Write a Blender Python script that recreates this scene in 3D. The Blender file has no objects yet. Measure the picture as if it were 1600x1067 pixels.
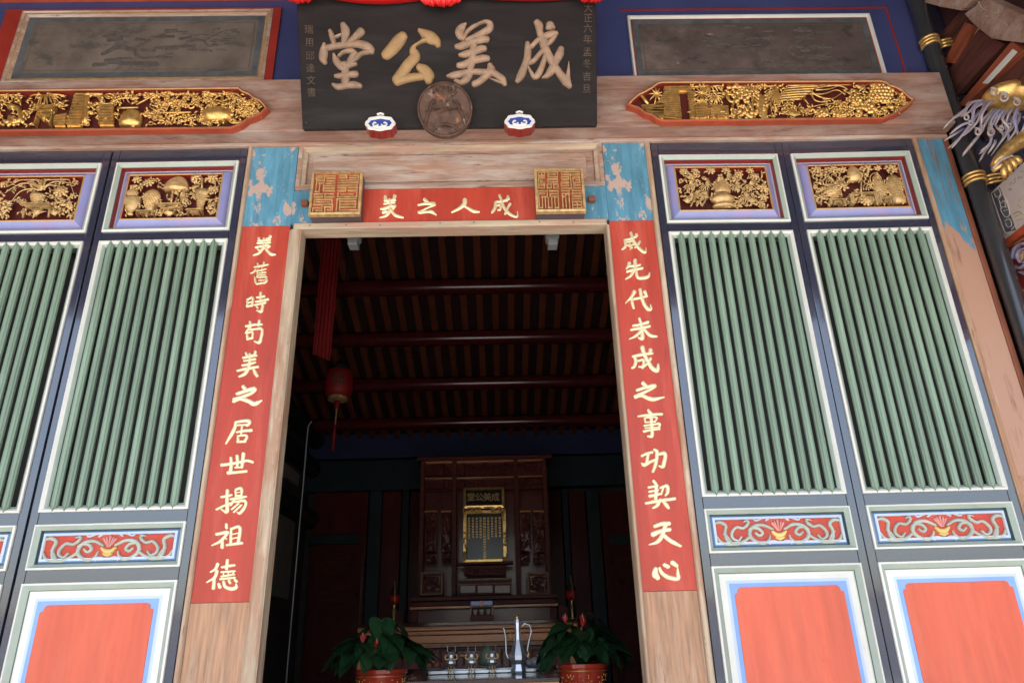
import bpy, math, random
from math import sin, cos, pi, radians, tan
from mathutils import Vector, Matrix, Euler
import numpy as np
random.seed(7)
sc = bpy.context.scene
col = sc.collection
# ---------------------------------------------------------------- camera
CAM = (0.22931, -2.88625, 0.97808)
FPX, CX, CY = 1054.488, 800.0, 605.798          # focal length and principal point on a 1600 px wide picture
yaw, pitch, roll = 0.0207001, 0.3660514, -0.0273564
def _axes():
    cy, sy, cp, sp, cr, sr = cos(yaw), sin(yaw), cos(pitch), sin(pitch), cos(roll), sin(roll)
    fwd = Vector((sy*cp, cy*cp, sp)); r0 = Vector((cy, -sy, 0)); u0 = r0.cross(fwd)
    return cr*r0 + sr*u0, -sr*r0 + cr*u0, fwd
AR, AU, AF = _axes()
C0 = Vector(CAM)
cam_d = bpy.data.cameras.new("camera"); cam = bpy.data.objects.new("camera", cam_d); col.objects.link(cam)
cam_d.sensor_width = 36; cam_d.lens = 36*FPX/1600; cam_d.shift_y = (CY-533.5)/1600
cam_d.clip_start = 0.05; cam_d.clip_end = 500
Mx = Matrix((AR, AU, -AF)).transposed().to_4x4(); Mx.translation = C0
cam.matrix_world = Mx
sc.camera = cam
# ---------------------------------------------------------------- light
w = bpy.data.worlds.new("World"); sc.world = w; w.use_nodes = True
nt = w.node_tree; nt.nodes.clear()
sky = nt.nodes.new("ShaderNodeTexSky"); sky.sky_type = 'NISHITA'; sky.sun_disc = False
SUN_EL, SUN_AZ = radians(64), radians(184)      # azimuth measured from +Y, clockwise: in front of the facade, high
sky.sun_elevation = SUN_EL; sky.sun_rotation = SUN_AZ
sky.air_density = 1.2; sky.dust_density = 2.5
bg = nt.nodes.new("ShaderNodeBackground"); bg.inputs['Strength'].default_value = 0.105
out = nt.nodes.new("ShaderNodeOutputWorld")
nt.links.new(sky.outputs[0], bg.inputs[0]); nt.links.new(bg.outputs[0], out.inputs[0])
sd = bpy.data.lights.new("sun", 'SUN'); sd.energy = 5.0; sd.angle = radians(0.5); sd.color = (1.0, 0.95, 0.88)
sun = bpy.data.objects.new("sun", sd); col.objects.link(sun)
sdir = Vector((sin(SUN_AZ)*cos(SUN_EL), cos(SUN_AZ)*cos(SUN_EL), sin(SUN_EL)))
sun.rotation_euler = sdir.to_track_quat('Z', 'Y').to_euler(); sun.location = (0, -10, 12)
sc.view_settings.view_transform = 'Standard'; sc.view_settings.look = 'None'
sc.view_settings.exposure = 1.65; sc.view_settings.gamma = 1.0
try: sc.view_settings.use_curve_mapping = False
except Exception: pass
sc.cycles.max_bounces = 10; sc.cycles.diffuse_bounces = 5; sc.cycles.glossy_bounces = 4
sc.cycles.caustics_reflective = False; sc.cycles.caustics_refractive = False
sc.cycles.sample_clamp_indirect = 8
# ---------------------------------------------------------------- measuring helpers (a photo pixel -> a point of a real plane)
def ray(px, py): return AF + AR*((px-CX)/FPX) - AU*((py-CY)/FPX)
def at(px, py, Y=0.0):
    d = ray(px, py); t = (Y-C0.y)/d.y; return C0 + d*t
def atx(px, py, X):
    d = ray(px, py); t = (X-C0.x)/d.x; return C0 + d*t
def atp(px, py, p0, n):
    d = ray(px, py); t = (p0-C0).dot(n)/d.dot(n); return C0 + d*t
# ---------------------------------------------------------------- materials
def mat(name, c, rough=.5, metal=0.0, var=.12, scale=6, stretch=(1,1,1), bump=0.0, bscale=None, coat=0.0, patches=(), spec=.5, zgrad=None):
    m = bpy.data.materials.new(name); m.use_nodes = True; N = m.node_tree.nodes; L = m.node_tree.links
    b = N['Principled BSDF']
    b.inputs['Roughness'].default_value = rough; b.inputs['Metallic'].default_value = metal
    b.inputs['Specular IOR Level'].default_value = spec
    b.inputs['Coat Weight'].default_value = coat; b.inputs['Coat Roughness'].default_value = .08
    tc = N.new('ShaderNodeTexCoord'); oi = N.new('ShaderNodeObjectInfo')
    ad = N.new('ShaderNodeVectorMath'); ad.operation = 'MULTIPLY_ADD'
    cmb = N.new('ShaderNodeCombineXYZ')
    mul = N.new('ShaderNodeMath'); mul.operation = 'MULTIPLY'; mul.inputs[1].default_value = 37.0
    L.new(oi.outputs['Random'], mul.inputs[0]); 
    for i in range(3): L.new(mul.outputs[0], cmb.inputs[i])
    L.new(tc.outputs['Object'], ad.inputs[0]); ad.inputs[1].default_value = stretch; L.new(cmb.outputs[0], ad.inputs[2])
    n = N.new('ShaderNodeTexNoise'); n.inputs['Scale'].default_value = scale; n.inputs['Detail'].default_value = 8; n.inputs['Roughness'].default_value = .62
    L.new(ad.outputs[0], n.inputs['Vector'])
    r = N.new('ShaderNodeMapRange'); r.inputs['From Min'].default_value = .25; r.inputs['From Max'].default_value = .75
    r.inputs['To Min'].default_value = 1-var*1.6; r.inputs['To Max'].default_value = 1+var*1.2
    L.new(n.outputs[0], r.inputs[0])
    rj = N.new('ShaderNodeMapRange'); rj.inputs['To Min'].default_value = .91; rj.inputs['To Max'].default_value = 1.07; L.new(oi.outputs['Random'], rj.inputs[0])
    rm = N.new('ShaderNodeMath'); rm.operation = 'MULTIPLY'; L.new(r.outputs[0], rm.inputs[0]); L.new(rj.outputs[0], rm.inputs[1])
    mx = N.new('ShaderNodeMix'); mx.data_type = 'RGBA'; mx.blend_type = 'MULTIPLY'; mx.inputs[0].default_value = 1
    mx.inputs[6].default_value = (*c, 1); L.new(rm.outputs[0], mx.inputs[7])
    last = mx.outputs[2]
    for i, (pc, lo, hi, ps, pst) in enumerate(patches):
        v2 = N.new('ShaderNodeVectorMath'); v2.operation = 'MULTIPLY'; v2.inputs[1].default_value = pst
        off = N.new('ShaderNodeVectorMath'); off.operation = 'ADD'; off.inputs[1].default_value = (3.7*i+1, 9.1*i, 5.3*i)
        L.new(tc.outputs['Object'], v2.inputs[0]); L.new(v2.outputs[0], off.inputs[0])
        n2 = N.new('ShaderNodeTexNoise'); n2.inputs['Scale'].default_value = ps; n2.inputs['Detail'].default_value = 9; n2.inputs['Roughness'].default_value = .65
        L.new(off.outputs[0], n2.inputs['Vector'])
        rr = N.new('ShaderNodeMapRange'); rr.inputs['From Min'].default_value = lo; rr.inputs['From Max'].default_value = hi
        src = n2.outputs[0]
        if zgrad and i == 1:          # the flaked part spreads from the bottom of the board upwards
            sp = N.new('ShaderNodeSeparateXYZ'); L.new(tc.outputs['Object'], sp.inputs[0])
            zm = N.new('ShaderNodeMapRange'); zm.inputs['From Min'].default_value = zgrad[0]; zm.inputs['From Max'].default_value = zgrad[1]; zm.inputs['To Min'].default_value = zgrad[2]; zm.inputs['To Max'].default_value = 0
            L.new(sp.outputs[2], zm.inputs[0]); adn = N.new('ShaderNodeMath'); adn.operation = 'ADD'; L.new(n2.outputs[0], adn.inputs[0]); L.new(zm.outputs[0], adn.inputs[1]); src = adn.outputs[0]
        L.new(src, rr.inputs[0])
        m2 = N.new('ShaderNodeMix'); m2.data_type = 'RGBA'; m2.inputs[7].default_value = (*pc, 1)
        L.new(rr.outputs[0], m2.inputs[0]); L.new(last, m2.inputs[6]); last = m2.outputs[2]
    L.new(last, b.inputs['Base Color'])
    if bump:
        bp = N.new('ShaderNodeBump'); bp.inputs['Strength'].default_value = bump; bp.inputs['Distance'].default_value = .004
        if bscale:
            nb = N.new('ShaderNodeTexNoise'); nb.inputs['Scale'].default_value = bscale; nb.inputs['Detail'].default_value = 6
            L.new(ad.outputs[0], nb.inputs['Vector']); L.new(nb.outputs[0], bp.inputs['Height'])
        else: L.new(n.outputs[0], bp.inputs['Height'])
        L.new(bp.outputs[0], b.inputs['Normal'])
    rv = N.new('ShaderNodeMapRange'); rv.inputs['To Min'].default_value = max(.02, rough-.08); rv.inputs['To Max'].default_value = min(1, rough+.08)
    L.new(n.outputs[0], rv.inputs[0]); L.new(rv.outputs[0], b.inputs['Roughness'])
    return m
one = (1,1,1)
M = {}
M['rust_timber'] = mat('rust orange timber', (.30,.075,.035), .55, var=.35, scale=8, stretch=(4,.5,4), bump=.3, patches=[((.13,.04,.025), .55, .7, 9, (3,.6,3))])
M['brown_timber'] = mat('dark brown timber', (.11,.035,.026), .6, var=.4, scale=8, stretch=(4,.5,4), bump=.3, patches=[((.22,.08,.05), .58, .7, 7, (3,.5,3))])
M['navy'] = mat('navy gloss paint', (.036,.042,.072), .16, var=.10, scale=5, stretch=(1,1,.4), bump=.05, bscale=12, coat=1.0)
M['navy'].node_tree.nodes['Principled BSDF'].inputs['Coat IOR'].default_value = 1.9
M['white'] = mat('white gloss paint', (.78,.79,.74), .3, var=.05, scale=10, coat=.2)
M['pale_green'] = mat('pale green paint', (.40,.48,.42), .35, var=.08, scale=8, coat=.2)
M['dark_green'] = mat('dark green paint', (.10,.15,.12), .4, var=.1)
M['slat_green'] = mat('louvre green paint', (.24,.34,.26), .40, var=.20, scale=8, stretch=(2,2,.2), bump=.15, bscale=40, coat=.1)
M['lilac'] = mat('lilac blue paint', (.30,.33,.66), .4, var=.08, scale=7, patches=[((.42,.30,.58), .5, .7, 4, one)])
M['pale_lilac'] = mat('pale lilac paint', (.60,.62,.74), .4, var=.06)
M['sky_blue'] = mat('light blue paint', (.25,.42,.80), .4, var=.05)
M['pale_blue'] = mat('pale blue paint', (.55,.66,.85), .4, var=.05)
M['red'] = mat('vermilion lacquer', (.50,.055,.030), .48, var=.13, scale=6, stretch=(2,1,.25), bump=.10, bscale=30, coat=.05, patches=[((.60,.11,.07), .50, .72, 5, (2,1,.25)), ((.33,.04,.025), .60, .74, 11, (2,1,.3)), ((.55,.25,.17), .74, .77, 38, one)])
M['red_panel'] = mat('red door panel paint', (.68,.122,.064), .42, var=.12, scale=5, stretch=(3,1,.3), bump=.12, bscale=24, coat=.08, patches=[((.76,.175,.10), .5, .75, 3, (1.5,1,.4)), ((.52,.09,.06), .62, .78, 7, (2,1,.4)), ((.72,.36,.28), .735, .76, 45, one)])
M['deep_red'] = mat('deep red paint', (.30,.03,.02), .45, var=.12)
M['ground_shade'] = mat('shaded red carving ground', (.10,.010,.009), .6, var=.2)  # red ground darkened in colour to stand for deep shade behind the carvings
M['orange_red'] = mat('orange red paint', (.42,.075,.03), .5, var=.2, scale=8)
M['gold'] = mat('gold leaf', (.88,.54,.18), .30, .70, var=.3, scale=30, bump=.25, bscale=60)
M['gold_pale'] = mat('gold leaf on timber', (.74,.49,.22), .42, .45, var=.3, scale=35, bump=.2, bscale=70)
M['gold_letter'] = mat('gold leaf lettering', (.96,.84,.54), .38, .42, var=.10, scale=60, bump=.15, bscale=120)
M['gilt_wood'] = mat('dull gilt paint', (.56,.36,.16), .5, .35, var=.18, scale=25)
M['wood'] = mat('bare pinkish timber', (.46,.26,.155), .6, var=.30, scale=10, stretch=(7,7,.45), bump=.5, patches=[((.54,.38,.27), .48, .70, 7, (3,3,.35)), ((.46,.24,.13), .56, .72, 8, (4,4,.35)), ((.20,.09,.05), .62, .70, 22, (3,3,.25)), ((.10,.05,.03), .76, .78, 60, one)])
M['wood_h'] = mat('weathered pink timber', (.42,.27,.21), .62, var=.26, scale=9, stretch=(1.0,10,10), bump=.5, patches=[((.58,.50,.45), .47, .66, 4, (.5,2,3)), ((.46,.25,.16), .54, .68, 6, (.5,2,3)), ((.20,.085,.05), .60, .68, 12, (.5,2,3)), ((.10,.05,.035), .70, .73, 26, (1,1,1.5))])
M['beam'] = mat('weathered beam paint', (.31,.175,.135), .6, var=.28, scale=8, stretch=(.45,6,6), bump=.4, patches=[((.44,.33,.28), .46, .64, 4, (.6,1.5,2.2)), ((.17,.07,.05), .60, .72, 8, (.5,1.5,2.5)), ((.40,.19,.12), .58, .70, 6, (.8,1,1.5)), ((.08,.04,.03), .71, .73, 22, one)])
M['cream'] = mat('cream worn paint', (.54,.42,.30), .55, var=.22, scale=12, stretch=(3,3,.3), bump=.4, patches=[((.44,.26,.17), .48, .60, 9, (2,2,.25)), ((.66,.58,.46), .58, .70, 7, (2,2,.3)), ((.20,.11,.07), .63, .70, 26, (2,2,.3))])
M['cream_h'] = mat('cream worn paint on lintel', (.54,.43,.31), .55, var=.22, scale=12, stretch=(.3,3,3), bump=.4, patches=[((.50,.31,.23), .46, .58, 9, (.25,2,2)), ((.22,.12,.08), .64, .70, 26, (.3,2,2))])
M['blue_peel'] = mat('peeling sky blue paint', (.11,.31,.45), .5, var=.24, scale=10, stretch=(3,3,.5), bump=.3, patches=[((.06,.22,.36), .55, .7, 4, (1,1,.4)), ((.34,.44,.50), .60, .66, 14, (2,2,.5)), ((.52,.38,.33), .60, .612, 8, (1.5,1.3,.8))])
M['blue_peel2'] = mat('flaked blue paint', (.10,.29,.43), .5, var=.2, scale=10, stretch=(3,3,.5), bump=.3, patches=[((.06,.2,.34), .55, .7, 4, (1,1,.4)), ((.48,.28,.20), .62, .64, 5.5, (1.6,1,.6)), ((.24,.13,.08), .56, .70, 12, (3,3,.3)), ((.56,.40,.31), .60, .72, 7, (3,3,.3))], zgrad=(2.15,2.95,.42))
M['wall_blue'] = mat('ultramarine wall paint', (.045,.055,.16), .5, var=.12, scale=2.5)
M['slate'] = mat('slate painted rim', (.13,.15,.17), .6, var=.2, scale=8, stretch=(.5,1,1), patches=[((.30,.25,.22), .55, .75, 5, (.5,1,1.5))])
M['black'] = mat('black lacquered board', (.014,.010,.010), .6, spec=.25, var=.35, scale=5, stretch=(.5,1,2), bump=.25, bscale=20, patches=[((.030,.026,.027), .5, .75, 4, (.4,1,2.5)), ((.16,.11,.08), .72, .78, 45, one)])
M['ochre'] = mat('weathered gilt letter', (.34,.225,.155), .65, .05, var=.25, scale=22, bump=.35, patches=[((.44,.31,.23), .6, .7, 30, one), ((.30,.17,.10), .6, .7, 14, one)])
M['faint_gilt'] = mat('faded gilt script', (.095,.06,.04), .6, var=.3, scale=30)
M['ochre2'] = mat('yellow gilt letter', (.40,.25,.115), .6, .1, var=.16, scale=22, bump=.25, patches=[((.30,.15,.05), .68, .74, 20, one)])
M['old_wood'] = mat('worn brown boss', (.115,.062,.046), .6, spec=.3, var=.35, scale=20, bump=.6, patches=[((.28,.21,.18), .57, .66, 18, one), ((.34,.14,.06), .58, .68, 9, one), ((.10,.06,.05), .62, .70, 12, one)])
M['ink'] = mat('aged ink painting', (.14,.112,.094), .6, spec=.3, var=.2, scale=6, bump=.1, patches=[((.20,.165,.14), .45, .68, 3, one), ((.085,.078,.072), .55, .66, 5.0, (1,1,1.7)), ((.34,.25,.21), .70, .74, 26, one)])
M['ink_dark'] = mat('aged dark painting', (.10,.075,.068), .6, spec=.3, var=.25, scale=6, bump=.1, patches=[((.05,.045,.045), .56, .64, 6, (1,1,1.6)), ((.22,.17,.15), .5, .7, 2.5, one), ((.34,.22,.19), .66, .70, 18, one)])
M['ink_rim'] = mat('dark painted border', (.10,.11,.12), .6, var=.3, scale=14)
M['ink_black'] = mat('ink strokes', (.105,.088,.078), .6, var=.3, scale=40)
M['silk'] = mat('red silk', (.80,.02,.02), .35, var=.10, scale=20, spec=.6)
M['cloth'] = mat('hanging red cloth', (.24,.006,.007), .7, var=.15, scale=8, stretch=(8,1,.4))
M['cobalt'] = mat('cobalt enamel', (.05,.09,.42), .25, coat=.5)
M['enamel'] = mat('white enamel', (.80,.80,.78), .3, coat=.4)
M['maroon'] = mat('maroon paint', (.25,.02,.02), .35, coat=.3)
M['seal_side'] = mat('dark seal side', (.10,.07,.09), .5, var=.2)
M['pole'] = mat('glossy dark pole', (.035,.037,.042), .13, var=.1, coat=.5)
M['edge_brown'] = mat('rust brown edge', (.28,.09,.05), .55, var=.25, scale=12, stretch=(1,1,.3))
M['hair'] = mat('lilac grey carved mane', (.30,.26,.36), .5, var=.3, scale=12)
M['hair_rim'] = mat('pinkish carved rim', (.44,.36,.35), .5, var=.3, scale=14)
M['mural'] = mat('pale painted beam face', (.56,.47,.44), .55, var=.10, scale=5)
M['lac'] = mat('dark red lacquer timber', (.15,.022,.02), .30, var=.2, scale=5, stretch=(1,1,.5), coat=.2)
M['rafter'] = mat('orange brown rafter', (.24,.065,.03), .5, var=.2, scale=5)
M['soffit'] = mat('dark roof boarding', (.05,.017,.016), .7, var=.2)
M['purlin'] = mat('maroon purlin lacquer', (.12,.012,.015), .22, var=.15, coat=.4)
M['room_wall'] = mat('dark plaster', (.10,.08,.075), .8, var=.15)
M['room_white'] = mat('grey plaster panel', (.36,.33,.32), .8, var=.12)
M['teal'] = mat('dark teal paint', (.025,.05,.062), .45, var=.2)
M['cabinet'] = mat('rosewood', (.15,.032,.024), .5, var=.3, scale=9, stretch=(1,1,3), spec=.25)
M['table'] = mat('orange varnished table', (.88,.36,.14), .36, var=.2, scale=7, stretch=(.4,3,3), coat=.4)
M['table_top'] = mat('polished dark table top', (.06,.025,.02), .10, var=.2, coat=.8)
M['steel'] = mat('polished pewter', (.74,.77,.82), .34, .8, var=.06)
M['glass_dark'] = mat('dark glass panel', (.035,.04,.05), .2, spec=.4)
M['leafm'] = mat('glossy dark leaf', (.018,.060,.022), .3, var=.4, scale=18, coat=.25)
M['flower'] = mat('red waxy flower', (.34,.010,.014), .5, var=.2, spec=.3)
M['pot'] = mat('red glazed pot', (.50,.05,.025), .2, var=.1, coat=.5)
M['plate'] = mat('white porcelain', (.72,.74,.76), .2, coat=.4)
M['fruit'] = mat('brown fruit', (.32,.12,.07), .45, var=.25)
M['olive'] = mat('grey green pomelo', (.22,.26,.17), .6, var=.2)
M['lantern'] = mat('red lantern silk', (.26,.006,.006), .6, var=.15, stretch=(6,6,.5))
M['grey_metal'] = mat('grey painted metal', (.16,.165,.17), .5)
M['stone'] = mat('pale granite paving', (.46,.44,.41), .75, var=.18, scale=9, bump=.2)
M['brick_floor'] = mat('red floor tile', (.36,.22,.16), .6, var=.2, scale=6)
M['plaster'] = mat('white lime plaster', (.70,.68,.64), .8, var=.08)
M['roof_tile'] = mat('orange clay roof', (.38,.16,.09), .7, var=.25)
M['teal_dark'] = mat('dark louvre void and beam', (.022,.018,.016), .5, var=.2)  # shade of the void behind the slats as colour; also dark side beams
M['scroll'] = mat('grey green scrollwork', (.46,.52,.46), .4, var=.08)
M['pink'] = mat('pink petal paint', (.75,.34,.30), .4, var=.1)
M['yellow'] = mat('yellow petal paint', (.80,.60,.22), .4, var=.1)
# ---------------------------------------------------------------- mesh builder
class MB:
    def __init__(s): s.v = []; s.f = []; s.m = []
    def add(s, vs, fs, mi=0):
        o = len(s.v); s.v += [tuple(p) for p in vs]; s.f += [tuple(i+o for i in q) for q in fs]; s.m += [mi]*len(fs)
    def box(s, x0, x1, y0, y1, z0, z1, mi=0):
        s.add([(x0,y0,z0),(x1,y0,z0),(x1,y1,z0),(x0,y1,z0),(x0,y0,z1),(x1,y0,z1),(x1,y1,z1),(x0,y1,z1)],
              [(0,3,2,1),(4,5,6,7),(0,1,5,4),(1,2,6,5),(2,3,7,6),(3,0,4,7)], mi); return s
    def prism(s, poly, y0, y1, mi=0):              # poly of (x,z), extruded from y0 (front) to y1
        n = len(poly); a = sum(poly[i][0]*poly[(i+1)%n][1]-poly[(i+1)%n][0]*poly[i][1] for i in range(n))
        if a < 0: poly = poly[::-1]
        s.add([(x,y0,z) for x,z in poly]+[(x,y1,z) for x,z in poly],
              [tuple(range(n)), tuple(range(2*n-1,n-1,-1))]+[(i,i+n,(i+1)%n+n,(i+1)%n) for i in range(n)], mi); return s
    def ring(s, x0, x1, z0, z1, prof):             # rectangular moulding: prof = [(inset, y, material index of the strip that follows)]
        for (d0, ya, mi), (d1, yb, _) in zip(prof[:-1], prof[1:]):
            A = [(x0+d0,ya,z0+d0),(x1-d0,ya,z0+d0),(x1-d0,ya,z1-d0),(x0+d0,ya,z1-d0)]
            B = [(x0+d1,yb,z0+d1),(x1-d1,yb,z0+d1),(x1-d1,yb,z1-d1),(x0+d1,yb,z1-d1)]
            s.add(A+B, [(i,(i+1)%4,(i+1)%4+4,i+4) for i in range(4)], mi)
        return s
    def tube(s, pts, rad, n=6, mi=0, flat=1.0, axis=None):
        P = [Vector(p) for p in pts]; k = len(P)
        if not hasattr(rad, '__len__'): rad = [rad]*k
        vs = []; prev = None
        for i, p in enumerate(P):
            t = (P[min(i+1,k-1)]-P[max(i-1,0)])
            if t.length < 1e-9: t = Vector((0,0,1))
            t.normalize()
            yv = Vector(axis) if axis else Vector((0,1,0))
            if abs(t.dot(yv)) > .97: yv = Vector((1,0,0))
            a = t.cross(yv).normalized(); b = a.cross(t).normalized()
            for j in range(n):
                an = 2*pi*j/n
                vs.append(p + a*cos(an)*rad[i] + b*sin(an)*rad[i]*flat)
        fs = [(i*n+j, i*n+(j+1)%n, (i+1)*n+(j+1)%n, (i+1)*n+j) for i in range(k-1) for j in range(n)]
        fs += [tuple(range(n-1,-1,-1)), tuple((k-1)*n+j for j in range(n))]
        s.add(vs, fs, mi); return s
    def blob(s, c, r, n=8, m=5, mi=0, rot=0.0):
        rx, ry, rz = r if hasattr(r,'__len__') else (r,r,r)
        vs = []; fs = []; cr, sr = cos(rot), sin(rot)
        for i in range(1, m):
            ph = pi*i/m
            for j in range(n):
                th = 2*pi*j/n; x, y, z = rx*sin(ph)*cos(th), ry*sin(ph)*sin(th), rz*cos(ph)
                vs.append((c[0]+x*cr-z*sr, c[1]+y, c[2]+x*sr+z*cr))
        top = len(vs); vs.append((c[0]-rz*sr, c[1], c[2]+rz*cr)); bot = len(vs); vs.append((c[0]+rz*sr, c[1], c[2]-rz*cr))
        for i in range(m-2):
            for j in range(n): fs.append((i*n+j, (i+1)*n+j, (i+1)*n+(j+1)%n, i*n+(j+1)%n))
        for j in range(n): fs += [(top, j, (j+1)%n), (bot, (m-2)*n+(j+1)%n, (m-2)*n+j)]
        s.add(vs, fs, mi); return s
    def lathe(s, c, prof, n=20, sx=1, sy=1, mi=0, ribs=0, ra=0.0, oct_=False):      # prof of (radius, height)
        vs = []; fs = []; k = len(prof)
        for r, h in prof:
            for j in range(n):
                th = 2*pi*(j+.5)/n; rr = r*(1+ra*cos(ribs*th)) if ribs else r
                vs.append((c[0]+rr*cos(th)*sx, c[1]+rr*sin(th)*sy, c[2]+h))
        for i in range(k-1):
            for j in range(n): fs.append((i*n+j, i*n+(j+1)%n, (i+1)*n+(j+1)%n, (i+1)*n+j))
        fs += [tuple(range(n-1,-1,-1)), tuple((k-1)*n+j for j in range(n))]
        s.add(vs, fs, mi); return s
    def build(s, name, mats, parent=None, smooth=False, bevel=0, ori=None):
        me = bpy.data.meshes.new(name)
        o = Vector(parent['_o']) if parent is not None else Vector(ori or (0,0,0))
        me.from_pydata([tuple(Vector(p)-o) for p in s.v], [], s.f)
        for mt in (mats if isinstance(mats, (list, tuple)) else [mats]): me.materials.append(M[mt])
        me.polygons.foreach_set('material_index', s.m)
        if smooth: me.polygons.foreach_set('use_smooth', [True]*len(s.f))
        me.update()
        ob = bpy.data.objects.new(name, me); col.objects.link(ob)
        if parent is not None: ob.parent = parent; ob['_o'] = parent['_o']
        else: ob.location = o; ob['_o'] = tuple(o)
        if bevel:
            b = ob.modifiers.new('edge', 'BEVEL'); b.width = bevel; b.segments = 2; b.limit_method = 'ANGLE'; b.harden_normals = False
        if smooth == 'auto':
            for p in me.polygons: p.use_smooth = True
            me.set_sharp_from_angle(angle=radians(40))
        return ob
def thing(name, label, cat, loc=(0,0,0), group=None):
    o = bpy.data.objects.new(name, None); col.objects.link(o); o.location = loc; o['_o'] = tuple(loc); o.empty_display_size = .1
    o['label'] = label; o['category'] = cat
    if group: o['group'] = group
    return o
def tag(o, label, cat, group=None):
    o['label'] = label; o['category'] = cat
    if group: o['group'] = group
    return o
def struct(o): o['kind'] = 'structure'; return o
def stuff(o): o['kind'] = 'stuff'; return o
def B(*a): return MB().box(*a)
# ---------------------------------------------------------------- brush strokes: raised, rounded ribbons
def smooth_path(q, seg=5):
    q = np.array(q, float)
    if len(q) == 2: return [q[0]+(q[1]-q[0])*t for t in np.linspace(0,1,4)]
    P = np.vstack([2*q[0]-q[1], q, 2*q[-1]-q[-2]]); out = []
    for i in range(1, len(P)-2):
        for t in np.linspace(0,1,seg,endpoint=False):
            a, b_, c, d = P[i-1], P[i], P[i+1], P[i+2]
            out.append(.5*((2*b_)+(c-a)*t+(2*a-5*b_+4*c-d)*t*t+(-a+3*b_-3*c+d)*t**3))
    out.append(P[-2]); return out
def brush(mb, q, place, h, mi=0, flat=False):                  # q: (x,y,width) control points; place(x,y,lift)->point
    pts = smooth_path(q); k = len(pts); rows = []
    for i, p in enumerate(pts):
        a = pts[max(i-1,0)]; b_ = pts[min(i+1,k-1)]; t = np.array([b_[0]-a[0], b_[1]-a[1]]); l = np.hypot(*t); t = t/l if l > 1e-6 else np.array([1,0])
        rows.append((p[0], p[1], max(p[2],2)/2, t))
    full = []
    x, y, r, t = rows[0]
    for f_, s_ in ((1.0,.12),(.75,.66),(.4,.92)): full.append((x-t[0]*r*f_*.9, y-t[1]*r*f_*.9, r*s_, t, s_))
    for r_ in rows: full.append((*r_, 1.0))
    x, y, r, t = rows[-1]
    for f_, s_ in ((.4,.92),(.75,.66),(1.0,.12)): full.append((x+t[0]*r*f_*.9, y+t[1]*r*f_*.9, r*s_, t, s_))
    prof = ((-1,0),(-.97,.62),(-.80,.93),(0,1),(.80,.93),(.97,.62),(1,0)) if flat else ((-1,0),(-.88,.55),(-.5,.92),(0,1),(.5,.92),(.88,.55),(1,0)); vs = []; n = len(prof)
    for x, y, r, t, s_ in full:
        for u, v in prof: vs.append(place(x-t[1]*r*u, y+t[0]*r*u, h*v*min(1,s_+.1)))
    fs = [(i*n+j, (i+1)*n+j, (i+1)*n+j+1, i*n+j+1) for i in range(len(full)-1) for j in range(n-1)]
    mb.add(vs, fs, mi)
def parse(s): return [[tuple(float(c) for c in p.split(',')) for p in st.split()] for st in s.split('/')]
def glyph(name, data, x0, y0, s, place, h, mt, parent, fat=1.42):
    mb = MB()
    for q in parse(data):
        q = [(a,b_,w_*fat) for a,b_,w_ in q]; brush(mb, q, lambda a, b_, l: place(x0+a/s, y0+b_/s, l), h)
    return mb.build(name, mt, parent, smooth=True)
# ================================================================ SETTING
struct(B(-60,60,-120,-3.75,-.30,-.15).build('ground', 'stone'))
struct(B(-5.2,5.2,-3.75,.2,-.30,0).build('porch_floor', 'stone'))
struct(B(-3.4,3.4,.2,7,-.30,.02).build('room_floor', 'brick_floor'))
# far side of the courtyard (behind the camera): keeps the sky where it is seen in the paint's reflections
t = thing('courtyard_wall', 'low white courtyard wall facing the hall, behind the viewer', 'wall', (0,-16,-.15))
B(-14,14,-16.2,-16,-.15,1.9).build('wall_face','plaster',t); B(-14.1,14.1,-16.35,-15.85,1.9,2.05).build('coping','roof_tile',t)
# porch roof over the viewer
t = thing('porch_roof', 'timber porch roof with maroon purlins above the doors', 'roof', (0,-1.8,4.6))
mb = MB(); mb.add([(-5.2,.0,4.95),(5.2,.0,4.95),(5.2,-3.0,4.05),(-5.2,-3.0,4.05),(-5.2,.0,5.1),(5.2,.0,5.1),(5.2,-3.0,4.20),(-5.2,-3.0,4.20)],
  [(0,1,2,3),(4,7,6,5),(0,4,5,1),(1,5,6,2),(2,6,7,3),(3,7,4,0)]); mb.build('roof_deck','soffit',t)
for y in (-.6,-1.3,-2.0,-2.7):
    MB().tube([(-5.2,y,4.95+y*.3-.1),(5.2,y,4.95+y*.3-.1)],.09,12).build('purlin','purlin',t,smooth='auto')
# ================================================================ UPPER WALL
t = thing('upper_wall', 'ultramarine timber wall above the beam with two aged ink paintings', 'wall', (0,0,3.8))
B(-3.5,2.74,.001,.14,3.80,5.4).build('wall_board','wall_blue',t)
B(-3.5,-.92,-.05,0,4.535,4.75).build('red_head_board','orange_red',t)
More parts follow.
